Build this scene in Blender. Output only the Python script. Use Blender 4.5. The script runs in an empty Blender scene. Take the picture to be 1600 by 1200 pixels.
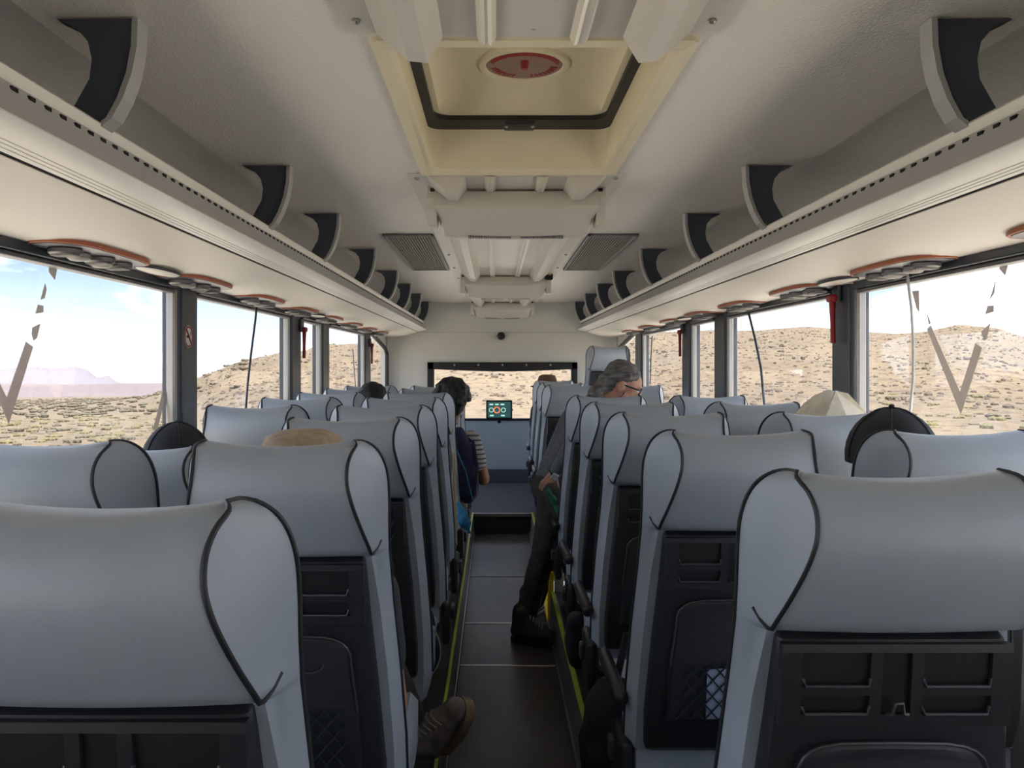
import bpy, bmesh, math, random
import numpy as np
from mathutils import Vector, Matrix, noise as mnoise

# ------------------------------------------------------------------ camera, sky, sun, exposure
scene = bpy.context.scene
COL = scene.collection
F = 1294.0                       # focal length in pixels of the 1600x1200 frame
VPX, VPY = 773.0, 570.0          # where lines running straight ahead meet
ZC = 1.51                        # camera above the aisle floor
cam = bpy.data.cameras.new('camera')
cam.sensor_width = 36.0
cam.lens = F / 1600 * 36
cam.shift_x = (800 - VPX) / 1600
cam.shift_y = -(600 - VPY) / 1600
cam.clip_start = 0.02
cam.clip_end = 20000
camo = bpy.data.objects.new('camera', cam)
camo.location = (0, 0, ZC)
camo.rotation_euler = (math.pi / 2, 0, 0)
COL.objects.link(camo)
scene.camera = camo

world = bpy.data.worlds.new('sky')
scene.world = world
world.use_nodes = True
nt = world.node_tree
nt.nodes.clear()
n = nt.nodes.new
out = n('ShaderNodeOutputWorld'); bg = n('ShaderNodeBackground')
tc = n('ShaderNodeTexCoord'); sep = n('ShaderNodeSeparateXYZ')
grad = n('ShaderNodeValToRGB')
grad.color_ramp.elements[0].position = 0.0; grad.color_ramp.elements[0].color = (1.25, 1.35, 1.45, 1)
grad.color_ramp.elements[1].position = 0.5; grad.color_ramp.elements[1].color = (0.16, 0.36, 0.80, 1)
e_ = grad.color_ramp.elements.new(0.07); e_.color = (0.85, 1.05, 1.3, 1)
e_ = grad.color_ramp.elements.new(0.14); e_.color = (0.27, 0.48, 0.95, 1)
mp = n('ShaderNodeMapping'); mp.inputs['Scale'].default_value = (1.6, 1.6, 5.5)
mp.inputs['Location'].default_value = (3.1, 0.4, 1.9)
nz = n('ShaderNodeTexNoise'); nz.inputs['Scale'].default_value = 2.1; nz.inputs['Detail'].default_value = 7
nz.inputs['Roughness'].default_value = 0.55; nz.inputs['Distortion'].default_value = 0.35
cr = n('ShaderNodeValToRGB')
cr.color_ramp.elements[0].position = 0.44; cr.color_ramp.elements[0].color = (0, 0, 0, 1)
cr.color_ramp.elements[1].position = 0.60; cr.color_ramp.elements[1].color = (1, 1, 1, 1)
mx = n('ShaderNodeMix'); mx.data_type = 'RGBA'
mx.inputs[7].default_value = (2.5, 2.5, 2.56, 1)
L = nt.links.new
L(tc.outputs['Generated'], sep.inputs[0]); L(sep.outputs['Z'], grad.inputs[0])
L(tc.outputs['Generated'], mp.inputs[0]); L(mp.outputs[0], nz.inputs['Vector']); L(nz.outputs['Fac'], cr.inputs[0])
L(cr.outputs[0], mx.inputs[0]); L(grad.outputs[0], mx.inputs[6]); L(mx.outputs[2], bg.inputs['Color'])
bg.inputs['Strength'].default_value = 1.0
L(bg.outputs[0], out.inputs[0])

sun = bpy.data.lights.new('sun', 'SUN'); sun.energy = 7.0; sun.angle = math.radians(0.6); sun.color = (1.0, 0.93, 0.82)
suno = bpy.data.objects.new('sun', sun); COL.objects.link(suno)
SUN_DIR = Vector((0.24, -0.32, 0.92)).normalized()        # towards the sun: right, behind, high
suno.rotation_euler = SUN_DIR.to_track_quat('Z', 'Y').to_euler()
suno.location = (30, -20, 60)

scene.view_settings.view_transform = 'Standard'
scene.view_settings.look = 'None'
scene.view_settings.exposure = 0.44
scene.view_settings.gamma = 1.0
scene.view_settings.use_curve_mapping = False
scene.cycles.max_bounces = 10
scene.cycles.diffuse_bounces = 6
scene.cycles.transparent_max_bounces = 16
scene.cycles.sample_clamp_indirect = 4.0
scene.cycles.caustics_reflective = False
scene.cycles.caustics_refractive = False
scene.cycles.use_denoising = True

R = math.radians
random.seed(7)

# ------------------------------------------------------------------ materials
MATS = {}
def mat(name, col, rough=0.5, metal=0.0, var=0.0, vscale=20.0, bump=0.0, bscale=120.0, spec=0.5, stretch=None):
    m = bpy.data.materials.new(name); m.use_nodes = True
    t = m.node_tree; b = t.nodes['Principled BSDF']
    b.inputs['Base Color'].default_value = (*col, 1)
    b.inputs['Roughness'].default_value = rough
    b.inputs['Metallic'].default_value = metal
    b.inputs['Specular IOR Level'].default_value = spec
    if var or bump:
        co = t.nodes.new('ShaderNodeTexCoord'); src = co.outputs['Object']
        if stretch:
            mpn = t.nodes.new('ShaderNodeMapping'); mpn.inputs['Scale'].default_value = stretch
            t.links.new(src, mpn.inputs[0]); src = mpn.outputs[0]
    if var:
        nn = t.nodes.new('ShaderNodeTexNoise'); nn.inputs['Scale'].default_value = vscale; nn.inputs['Detail'].default_value = 5
        t.links.new(src, nn.inputs['Vector'])
        r = t.nodes.new('ShaderNodeValToRGB')
        r.color_ramp.elements[0].position = 0.3; r.color_ramp.elements[1].position = 0.7
        r.color_ramp.elements[0].color = (*[max(0, c * (1 - var)) for c in col], 1)
        r.color_ramp.elements[1].color = (*[min(1, c * (1 + var)) for c in col], 1)
        t.links.new(nn.outputs['Fac'], r.inputs[0]); t.links.new(r.outputs[0], b.inputs['Base Color'])
    if bump:
        n2 = t.nodes.new('ShaderNodeTexNoise'); n2.inputs['Scale'].default_value = bscale; n2.inputs['Detail'].default_value = 3
        t.links.new(src, n2.inputs['Vector'])
        bp = t.nodes.new('ShaderNodeBump'); bp.inputs['Strength'].default_value = bump; bp.inputs['Distance'].default_value = 0.004
        t.links.new(n2.outputs['Fac'], bp.inputs['Height']); t.links.new(bp.outputs[0], b.inputs['Normal'])
    MATS[name] = m
    return m

def glass_mat(name, tint=(0.96, 0.97, 0.98), refl=0.05):
    m = bpy.data.materials.new(name); m.use_nodes = True
    t = m.node_tree; t.nodes.clear()
    o = t.nodes.new('ShaderNodeOutputMaterial'); tr = t.nodes.new('ShaderNodeBsdfTransparent'); gl = t.nodes.new('ShaderNodeBsdfGlossy')
    tr.inputs[0].default_value = (*tint, 1); gl.inputs['Roughness'].default_value = 0.0
    fr = t.nodes.new('ShaderNodeFresnel'); fr.inputs[0].default_value = 1.4
    mxs = t.nodes.new('ShaderNodeMixShader')
    mr = t.nodes.new('ShaderNodeMath'); mr.operation = 'MINIMUM'; mr.inputs[1].default_value = 0.14
    t.links.new(fr.outputs[0], mr.inputs[0]); t.links.new(mr.outputs[0], mxs.inputs[0])
    t.links.new(tr.outputs[0], mxs.inputs[1]); t.links.new(gl.outputs[0], mxs.inputs[2]); t.links.new(mxs.outputs[0], o.inputs[0])
    MATS[name] = m

def film_mat(name, col, alpha):
    m = bpy.data.materials.new(name); m.use_nodes = True
    b = m.node_tree.nodes['Principled BSDF']
    b.inputs['Base Color'].default_value = (*col, 1); b.inputs['Roughness'].default_value = 0.6; b.inputs['Alpha'].default_value = alpha
    MATS[name] = m

mat('ceiling', (0.86, 0.82, 0.755), 0.24, bump=0.45, bscale=170)
mat('ceiling_shade', (0.54, 0.53, 0.52), 0.5, var=0.06, vscale=60)  # ceiling colour darkened to stand in for the racks' soft shadow
mat('duct', (0.66, 0.63, 0.57), 0.33, bump=0.2, bscale=160)
mat('unit_grey', (0.62, 0.585, 0.53), 0.42)
mat('slat_grey', (0.26, 0.235, 0.20), 0.45)
mat('duct_metal', (0.78, 0.74, 0.66), 0.36, metal=0.35)  # ribs lighter than the duct sheet: shading contrast put into the colour
mat('rack_beige', (0.82, 0.77, 0.69), 0.45)
mat('rack_nose', (0.88, 0.85, 0.80), 0.33, bump=0.15, bscale=300)
mat('rack_band', (0.42, 0.42, 0.42), 0.5)
mat('rack_inside', (0.36, 0.36, 0.37), 0.8, var=0.05, vscale=80)
mat('bracket', (0.055, 0.065, 0.085), 0.6)
mat('bracket_edge', (0.40, 0.40, 0.40), 0.5)
mat('black_gap', (0.006, 0.006, 0.007), 0.8)
mat('cream_shell', (0.80, 0.72, 0.52), 0.42)
mat('wall_cream', (0.63, 0.63, 0.60), 0.6)
mat('wall_blue', (0.40, 0.50, 0.58), 0.5)
mat('carpet_blue', (0.07, 0.085, 0.12), 0.95, var=0.3, vscale=150)
mat('floor_vinyl', (0.062, 0.056, 0.055), 0.42, var=0.25, vscale=12, bump=0.15, bscale=60)
mat('platform', (0.035, 0.034, 0.036), 0.7, var=0.2, vscale=40)
mat('alu', (0.42, 0.41, 0.39), 0.38, metal=0.9)
mat('alu_dark', (0.22, 0.22, 0.22), 0.4, metal=0.7)
mat('lime', (0.42, 0.52, 0.05), 0.5)
mat('yellow', (0.80, 0.55, 0.02), 0.5)
mat('white_paint', (0.75, 0.75, 0.73), 0.5)
mat('pillar_dark', (0.055, 0.065, 0.08), 0.35)
mat('seal', (0.012, 0.012, 0.014), 0.5)
mat('leather', (0.375, 0.43, 0.49), 0.42, var=0.05, vscale=9, bump=0.12, bscale=420)
mat('piping', (0.018, 0.020, 0.024), 0.5)
mat('shell', (0.020, 0.021, 0.024), 0.42, bump=0.08, bscale=700)
mat('shell_dark', (0.006, 0.006, 0.008), 0.6)
mat('lip', (0.055, 0.055, 0.058), 0.3)
mat('net', (0.012, 0.016, 0.03), 0.8)
mat('brochure', (0.36, 0.43, 0.55), 0.5, var=0.25, vscale=40)
mat('red', (0.32, 0.010, 0.018), 0.35)
mat('red_clear', (0.34, 0.045, 0.045), 0.3)
mat('smoke_grey', (0.30, 0.20, 0.165), 0.3)
mat('orange_trim', (0.42, 0.13, 0.06), 0.5)
mat('nozzle', (0.075, 0.075, 0.085), 0.35)
mat('nozzle_grey', (0.36, 0.34, 0.32), 0.4)
mat('sand', (0.5, 0.4, 0.28), 0.95)
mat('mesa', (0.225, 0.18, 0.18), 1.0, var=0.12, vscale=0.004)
mat('mountain', (0.26, 0.235, 0.255), 1.0, var=0.08, vscale=0.003)  # lilac haze of distance mixed into the rock colour
mat('bush_grey', (0.155, 0.13, 0.085), 0.95, var=0.35, vscale=4, bump=0.5, bscale=9)
mat('bush_green', (0.20, 0.17, 0.085), 0.95, var=0.35, vscale=4, bump=0.5, bscale=9)
mat('skin', (0.52, 0.27, 0.18), 0.5, var=0.08, vscale=30)
mat('skin_tan', (0.27, 0.125, 0.07), 0.5, var=0.08, vscale=30)
mat('hair_grey', (0.115, 0.11, 0.105), 0.5, var=0.75, vscale=26, bump=0.8, bscale=60, stretch=(0.5, 1.4, 2.6))
mat('hair_black', (0.010, 0.009, 0.009), 0.55, var=0.5, vscale=60, bump=0.6, bscale=90)
mat('hair_dark', (0.035, 0.024, 0.018), 0.5, var=0.4, vscale=40, stretch=(3, 3, 0.4))
mat('hair_brown', (0.10, 0.055, 0.03), 0.5, var=0.4, vscale=40, stretch=(3, 3, 0.4))
mat('sweater', (0.13, 0.14, 0.15), 0.9, var=0.25, vscale=60, bump=0.3, bscale=150)
mat('trousers', (0.050, 0.046, 0.040), 0.9, var=0.25, vscale=30, bump=0.4, bscale=40)
mat('boot', (0.040, 0.034, 0.030), 0.7, var=0.25, vscale=40)
mat('boot_grey', (0.16, 0.14, 0.135), 0.75, var=0.3, vscale=35)
mat('sole_tan', (0.22, 0.165, 0.10), 0.8, var=0.2, vscale=30)
mat('lace', (0.30, 0.29, 0.27), 0.8)
mat('cap_black', (0.012, 0.014, 0.019), 0.75, bump=0.2, bscale=400)
mat('hat_tan', (0.42, 0.33, 0.23), 0.9, var=0.15, vscale=50, bump=0.3, bscale=300)
mat('hat_cream', (0.66, 0.62, 0.50), 0.9, var=0.08, vscale=40, bump=0.3, bscale=250)
mat('hat_brown', (0.12, 0.075, 0.045), 0.9, var=0.3, vscale=40)
mat('navy', (0.03, 0.035, 0.09), 0.85, var=0.2, vscale=60, bump=0.3, bscale=60)
mat('blue_cloth', (0.04, 0.24, 0.48), 0.8, var=0.2, vscale=25)
mat('green_cloth', (0.02, 0.13, 0.085), 0.85, var=0.25, vscale=25)
mat('beige_cloth', (0.40, 0.33, 0.24), 0.9, var=0.15, vscale=25)
mat('black_bag', (0.010, 0.010, 0.012), 0.8, bump=0.3, bscale=200)
mat('shirt_dark', (0.05, 0.055, 0.06), 0.9)
mat('white_plastic', (0.75, 0.75, 0.72), 0.4)
mat('glasses', (0.015, 0.012, 0.012), 0.3)
mat('eye', (0.7, 0.68, 0.64), 0.3)
mat('screen_teal', (0.03, 0.09, 0.085), 0.3)
glass_mat('glass')
m = bpy.data.materials.new('decal'); m.use_nodes = True; MATS['decal'] = m
t = m.node_tree; t.nodes.clear(); o_ = t.nodes.new('ShaderNodeOutputMaterial')
tl = t.nodes.new('ShaderNodeBsdfTranslucent'); tl.inputs[0].default_value = (0.24, 0.212, 0.19, 1)
df = t.nodes.new('ShaderNodeBsdfDiffuse'); df.inputs[0].default_value = (0.30, 0.27, 0.25, 1)
ad = t.nodes.new('ShaderNodeAddShader'); tp = t.nodes.new('ShaderNodeBsdfTransparent'); mxs = t.nodes.new('ShaderNodeMixShader'); mxs.inputs[0].default_value = 0.12
t.links.new(tl.outputs[0], ad.inputs[0]); t.links.new(df.outputs[0], ad.inputs[1]); t.links.new(ad.outputs[0], mxs.inputs[1]); t.links.new(tp.outputs[0], mxs.inputs[2]); t.links.new(mxs.outputs[0], o_.inputs[0])

def emis(name, col, s):
    m = bpy.data.materials.new(name); m.use_nodes = True
    b = m.node_tree.nodes['Principled BSDF']
    b.inputs['Base Color'].default_value = (*col, 1)
    b.inputs['Emission Color'].default_value = (*col, 1); b.inputs['Emission Strength'].default_value = s
    MATS[name] = m
emis('screen', (0.03, 0.10, 0.10), 0.5)
emis('gauge_orange', (0.9, 0.22, 0.08), 0.9)
emis('gauge_pale', (0.45, 0.75, 0.6), 0.7)

# striped shirt
m = mat('shirt_stripe', (0.45, 0.44, 0.45), 0.9)
t = m.node_tree; co = t.nodes.new('ShaderNodeTexCoord'); w = t.nodes.new('ShaderNodeTexWave')
w.bands_direction = 'Z'; w.inputs['Scale'].default_value = 11; w.inputs['Distortion'].default_value = 1.5
r_ = t.nodes.new('ShaderNodeValToRGB'); r_.color_ramp.interpolation = 'CONSTANT'
r_.color_ramp.elements[0].color = (0.10, 0.10, 0.13, 1); r_.color_ramp.elements[1].color = (0.50, 0.47, 0.46, 1); r_.color_ramp.elements[1].position = 0.3
t.links.new(co.outputs['Object'], w.inputs['Vector']); t.links.new(w.outputs['Fac'], r_.inputs[0])
t.links.new(r_.outputs[0], t.nodes['Principled BSDF'].inputs['Base Color'])

# desert ground: pale sand with darker rock and dry scrub speckle
m = MATS['sand']; t = m.node_tree; b = t.nodes['Principled BSDF']
co = t.nodes.new('ShaderNodeTexCoord')
def nznode(scale, detail=6, rough=0.6):
    q = t.nodes.new('ShaderNodeTexNoise'); q.inputs['Scale'].default_value = scale; q.inputs['Detail'].default_value = detail
    q.inputs['Roughness'].default_value = rough
    t.links.new(co.outputs['Object'], q.inputs['Vector']); return q
def rampn(src, p0, c0, p1, c1):
    q = t.nodes.new('ShaderNodeValToRGB'); q.color_ramp.elements[0].position = p0; q.color_ramp.elements[1].position = p1
    q.color_ramp.elements[0].color = (*c0, 1); q.color_ramp.elements[1].color = (*c1, 1)
    t.links.new(src, q.inputs[0]); return q
def mixn(fac, a, bb):
    q = t.nodes.new('ShaderNodeMix'); q.data_type = 'RGBA'
    t.links.new(fac, q.inputs[0]); t.links.new(a, q.inputs[6]); t.links.new(bb, q.inputs[7]); return q
big = rampn(nznode(0.035, 5).outputs['Fac'], 0.35, (0.232, 0.173, 0.110), 0.7, (0.285, 0.214, 0.127))
rock = rampn(nznode(1.0, 8, 0.75).outputs['Fac'], 0.50, (0, 0, 0), 0.58, (1, 1, 1))
rockc = rampn(nznode(1.4, 3).outputs['Fac'], 0.3, (0.095, 0.072, 0.05), 0.7, (0.20, 0.155, 0.11))
m1 = mixn(rock.outputs[0], big.outputs[0], rockc.outputs[0])
# added bright ground ring around the coach, out of view, bounces light inside
sepg = t.nodes.new('ShaderNodeSeparateXYZ'); t.links.new(co.outputs['Object'], sepg.inputs[0])
ab = t.nodes.new('ShaderNodeVectorMath'); ab.operation = 'LENGTH'; t.links.new(co.outputs['Object'], ab.inputs[0])
wob = t.nodes.new('ShaderNodeMath'); wob.operation = 'MULTIPLY_ADD'; wob.inputs[1].default_value = 6.0
t.links.new(nznode(0.25, 4).outputs['Fac'], wob.inputs[0]); t.links.new(ab.outputs['Value'], wob.inputs[2])
dv = t.nodes.new('ShaderNodeMath'); dv.operation = 'DIVIDE'; dv.inputs[1].default_value = 40.0; t.links.new(wob.outputs[0], dv.inputs[0])
bounce_mask = rampn(dv.outputs[0], 0.66, (1, 1, 1), 0.82, (0, 0, 0))
bounce_tone = rampn(nznode(0.8, 5).outputs['Fac'], 0.3, (0.66, 0.585, 0.47), 0.7, (0.76, 0.68, 0.56))
m2 = mixn(bounce_mask.outputs[0], m1.outputs[2], bounce_tone.outputs[0])
t.links.new(m2.outputs[2], b.inputs['Base Color'])
bpn = t.nodes.new('ShaderNodeBump'); bpn.inputs['Strength'].default_value = 0.6; bpn.inputs['Distance'].default_value = 0.6
t.links.new(nznode(0.6, 8, 0.7).outputs['Fac'], bpn.inputs['Height']); t.links.new(bpn.outputs[0], b.inputs['Normal'])

# ------------------------------------------------------------------ helpers
def link(o, parent=None):
    COL.objects.link(o)
    if parent is not None: o.parent = parent
    return o
def tag(o, label=None, cat=None, group=None, kind=None):
    if label: o['label'] = label
    if cat: o['category'] = cat
    if group: o['group'] = group
    if kind: o['kind'] = kind
    return o
def empty(name, loc=(0, 0, 0), parent=None):
    o = bpy.data.objects.new(name, None); o.location = loc; o.empty_display_size = 0.05
    return link(o, parent)

class MB:
    """collects geometry for ONE mesh object"""
    def __init__(s): s.v = []; s.f = []; s.mi = []; s.cur = 0
    def add(s, vs, fs):
        o = len(s.v); s.v += [tuple(p) for p in vs]; s.f += [tuple(i + o for i in f) for f in fs]; s.mi += [s.cur] * len(fs)
        return s
    def box(s, x0, x1, y0, y1, z0, z1):
        vs = [(x0, y0, z0), (x1, y0, z0), (x1, y1, z0), (x0, y1, z0), (x0, y0, z1), (x1, y0, z1), (x1, y1, z1), (x0, y1, z1)]
        return s.add(vs, [(0, 3, 2, 1), (4, 5, 6, 7), (0, 1, 5, 4), (1, 2, 6, 5), (2, 3, 7, 6), (3, 0, 4, 7)])
    def rbox(s, x0, x1, y0, y1, z0, z1, r=0.01, seg=3):
        bm = bmesh.new(); bmesh.ops.create_cube(bm, size=1)
        for v in bm.verts:
            v.co = ((x0 + x1) / 2 + v.co.x * (x1 - x0), (y0 + y1) / 2 + v.co.y * (y1 - y0), (z0 + z1) / 2 + v.co.z * (z1 - z0))
        r = min(r, 0.49 * min(abs(x1 - x0), abs(y1 - y0), abs(z1 - z0)))
        bmesh.ops.bevel(bm, geom=bm.edges[:], offset=r, segments=seg, affect='EDGES', profile=0.5)
        bm.verts.index_update()
        s.add([v.co[:] for v in bm.verts], [[v.index for v in f.verts] for f in bm.faces]); bm.free()
        return s
    def loft(s, rings, closed=True, cap=True, cap0=True):
        o = len(s.v); k = len(rings[0])
        vs = [p for r in rings for p in r]; fs = []
        for i in range(len(rings) - 1):
            for j in range(k if closed else k - 1):
                a = i * k + j; b_ = i * k + (j + 1) % k
                fs.append((a, b_, b_ + k, a + k))
        if cap and closed:
            fs.append(tuple(range(k))[::-1]) if cap0 else None; fs.append(tuple((len(rings) - 1) * k + j for j in range(k)))
        return s.add(vs, fs)
    def prism_y(s, prof, y0, y1, closed=True, cap=True):
        return s.loft([[(x, y0, z) for x, z in prof], [(x, y1, z) for x, z in prof]], closed, cap)
    def tube(s, pts, r, k=6, cap=True):
        pts = [Vector(p) for p in pts]; rings = []
        rr = r if isinstance(r, (list, tuple)) else [r] * len(pts)
        prev = None
        for i, p in enumerate(pts):
            d = (pts[min(i + 1, len(pts) - 1)] - pts[max(i - 1, 0)])
            d = d.normalized() if d.length > 1e-9 else Vector((0, 0, 1))
            if prev is None:
                a = d.orthogonal().normalized()
            else:
                a = prev - d * prev.dot(d)
                a = a.normalized() if a.length > 1e-6 else d.orthogonal().normalized()
            prev = a; b_ = d.cross(a)
            rings.append([tuple(p + rr[i] * (math.cos(2 * math.pi * j / k) * a + math.sin(2 * math.pi * j / k) * b_)) for j in range(k)])
        return s.loft(rings, True, cap)
    def ell(s, c, r, k=16, m_=10, rot=None):
        rot = rot or Matrix.Identity(3); vs = []; fs = []
        for i in range(m_ + 1):
            th = math.pi * i / m_
            for j in range(k):
                ph = 2 * math.pi * j / k
                p = rot @ Vector((r[0] * math.sin(th) * math.cos(ph), r[1] * math.sin(th) * math.sin(ph), r[2] * math.cos(th)))
                vs.append((c[0] + p.x, c[1] + p.y, c[2] + p.z))
        for i in range(m_):
            for j in range(k):
                a = i * k + j; b_ = i * k + (j + 1) % k
                fs.append((a, a + k, b_ + k, b_))
        return s.add(vs, fs)
    def mesh(s, name, mats, smooth=None):
        me = bpy.data.meshes.new(name); me.from_pydata(s.v, [], s.f)
        bm = bmesh.new(); bm.from_mesh(me); bmesh.ops.remove_doubles(bm, verts=bm.verts, dist=1e-6)
        bmesh.ops.recalc_face_normals(bm, faces=bm.faces); bm.to_mesh(me) if len(bm.faces) == len(s.f) else None
        bm.free()
        for mm in (mats if isinstance(mats, (list, tuple)) else [mats]): me.materials.append(MATS[mm])
        if max(s.mi, default=0) > 0 and len(me.polygons) == len(s.mi):
            me.polygons.foreach_set('material_index', s.mi)
        if smooth is not None:
            me.polygons.foreach_set('use_smooth', [True] * len(me.polygons)); me.set_sharp_from_angle(angle=R(smooth))
        me.update()
        return me
    def build(s, name, mats, parent=None, smooth=None, loc=None):
        o = bpy.data.objects.new(name, s.mesh(name, mats, smooth))
        if loc: o.location = loc
        return link(o, parent)

def obj_of(name, me, parent=None, loc=None):
    o = bpy.data.objects.new(name, me)
    if loc: o.location = loc
    return link(o, parent)

def copy_tree(o, parent=None):
    c = o.copy(); COL.objects.link(c); c.parent = parent
    for ch in o.children: copy_tree(ch, c)
    return c
def at(px, py, Y):                    # a pixel of the photograph at depth Y -> a point
    return Vector(((px - VPX) / F * Y, Y, ZC - (py - VPY) / F * Y))
ORD = ['', 'first', 'second', 'third', 'fourth', 'fifth', 'sixth', 'seventh', 'eighth', 'ninth', 'tenth']

# ------------------------------------------------------------------ dimensions of the coach
CX = 0.08
XL, XR = -1.21, 1.37
YB, YF = -1.6, 9.35
ZCEIL = ZC + 0.70
ZWT = ZC + 0.313          # window top
ZWB = 0.86                # window sill
AL, AR = -0.176, 0.305     # aisle floor edges
PZ = 0.18                 # seat platform
STEP_Y = 7.4

# ------------------------------------------------------------------ floor
fl = tag(MB().box(AL - 0.03, AR + 0.03, YB, STEP_Y, -0.03, -0.006).build('floor', 'floor_vinyl'), 'dark vinyl aisle floor between the seat platforms', kind='structure')
joints = [YB, 1.2, at(0, 1040, 1).z, 0, 0]
jy = [YB] + [ZC * F / (y - VPY) for y in (1040, 974)] + [5.9, STEP_Y]
for i in range(len(jy) - 1):
    MB().rbox(AL, AR, jy[i] + 0.008, jy[i + 1] - 0.008, -0.02, 0.0, 0.002, 1).build('floor_panel', 'floor_vinyl', fl)
for y in jy[1:3]:
    MB().rbox(AL, AR, y - 0.009, y + 0.009, -0.02, 0.003, 0.002, 1).build('joint_strip', 'alu', fl)
# seat platforms (right one is interrupted by the door well)
DW0, DW1 = 4.85, 5.9
MB().box(XL, AL - 0.027, YB, STEP_Y, -0.03, PZ).build('seat_platform', 'platform', fl)
MB().box(AR + 0.045, XR, YB, DW0, -0.03, PZ).build('seat_platform', 'platform', fl)
MB().box(AR + 0.045, XR, DW1, STEP_Y, -0.03, PZ).build('seat_platform', 'platform', fl)
MB().box(AR + 0.03, XR, DW0, DW1, -0.5, -0.25).build('door_well', 'floor_vinyl', fl)
MB().box(AR + 0.03, 0.72, DW0, DW1, -0.25, -0.12).build('door_step', 'floor_vinyl', fl)
MB().rbox(AR + 0.0, AR + 0.045, DW0, DW1, -0.01, 0.012, 0.004, 1).build('step_nosing', 'yellow', fl)
MB().rbox(AR + 0.008, AR + 0.04, DW0 - 0.02, DW0 + 0.05, 0.0, 0.30, 0.006, 2).build('step_post', 'yellow', fl)
MB().rbox(AR + 0.045, AR + 0.10, DW0 + 0.0, DW0 + 0.03, 0.0, 0.34, 0.006, 2).build('step_panel', 'white_paint', fl)
# platform edge rails: metal profile, lime safety strip on top
for side, xe, sg, segs in (('left', AL, -1, [(YB, STEP_Y)]), ('right', AR, 1, [(YB, DW0 - 0.03), (DW1 + 0.03, STEP_Y)])):
    for y0, y1 in segs:
        wq = 0.6 if side == 'left' else 1.0
        pr = [(xe, 0), (xe + sg * 0.045 * wq, 0), (xe + sg * 0.05 * wq, PZ + 0.004), (xe + sg * 0.03 * wq, PZ + 0.008), (xe + sg * 0.022 * wq, PZ - 0.005), (xe + sg * 0.014 * wq, 0.03), (xe, 0.012)]
        rl = tag(MB().prism_y(pr, y0, y1).build('trim_%s' % side if y0 < 0 else 'trim_door', 'alu_dark', smooth=40), 'grey metal edge rail along the %s seat platform' % side, kind='structure')
        MB().rbox(min(xe + sg * 0.02 * wq, xe + sg * 0.042 * wq), max(xe + sg * 0.02 * wq, xe + sg * 0.042 * wq), y0, y1, PZ + 0.005, PZ + 0.012, 0.002, 1).build('safety_strip', 'lime', rl)
        MB().tube([(xe + sg * 0.007, y0, 0.016), (xe + sg * 0.007, y1, 0.016)], 0.007).build('foot_bead', 'alu', rl)
# raised front platform, riser with metal nosing
fp = tag(MB().box(XL, XR, STEP_Y, YF, -0.1, PZ).build('floor_front', 'carpet_blue'), 'raised blue carpeted floor at the front of the coach', kind='structure')
MB().rbox(AL - 0.02, AR + 0.02, STEP_Y - 0.012, STEP_Y, 0.0, PZ - 0.03, 0.003, 1).build('riser', 'shell', fp)
MB().rbox(AL - 0.02, AR + 0.02, STEP_Y - 0.02, STEP_Y + 0.03, PZ - 0.03, PZ + 0.004, 0.004, 1).build('nosing', 'alu_dark', fp)

# ------------------------------------------------------------------ front wall with windscreen
WX0, WX1 = at(668, 0, YF).x, at(902, 0, YF).x
WZ1, WZ0 = at(0, 566, YF).z, at(0, 657, YF).z
fw = MB()
for x0, x1, z0, z1 in ((XL, WX0, PZ, ZCEIL), (WX1, XR, PZ, ZCEIL), (WX0, WX1, WZ1, ZCEIL)):
    fw.box(x0, x1, YF, YF + 0.08, z0, z1)
fwo = tag(fw.build('wall_front', 'wall_cream'), 'cream front bulkhead wall around the windscreen', kind='structure')
MB().rbox(WX0, WX1, YF - 0.012, YF + 0.08, 0.33, WZ0, 0.006, 2).build('lower_panel', 'wall_blue', fwo)
MB().rbox(WX0, WX1, YF - 0.02, YF + 0.08, PZ, 0.33, 0.006, 2).build('carpet_panel', 'carpet_blue', fwo)
# coved corners between the side walls and the front wall
for sx, xw in ((1, XL), (-1, XR)):
    prof = [(xw, YF)] + [(xw + sx * 0.14 * (1 - math.sin(a)), YF - 0.14 * (1 - math.cos(a))) for a in [R(9 * k) for k in range(11)]]
    MB().loft([[(x, y, PZ) for x, y in prof], [(x, y, ZCEIL - 0.1) for x, y in prof]]).build('corner_cove', 'wall_cream', fwo, smooth=30)
MB().box(XL, XR, YF - 0.004, YF, ZCEIL - 0.335, ZCEIL - 0.331).build('panel_joint', 'bracket_edge', fwo)
ws = tag(empty('window_1', ((WX0 + WX1) / 2, YF, WZ0)), 'black framed windscreen looking onto sandy slope', kind='structure')
ox, oz = (WX0 + WX1) / 2, WZ0
def wsb(x0, x1, z0, z1, d0=-0.03, d1=0.05):
    return MB().rbox(x0 - ox, x1 - ox, d0, d1, z0 - oz, z1 - oz, 0.008, 2)
wsb(WX0, WX0 + 0.075, WZ0, WZ1).build('frame_side', 'seal', ws)
wsb(WX1 - 0.07, WX1, WZ0, WZ1).build('frame_side', 'seal', ws)
wsb(WX0, WX1, WZ0, WZ0 + 0.025).build('frame_bottom', 'seal', ws)
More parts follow.
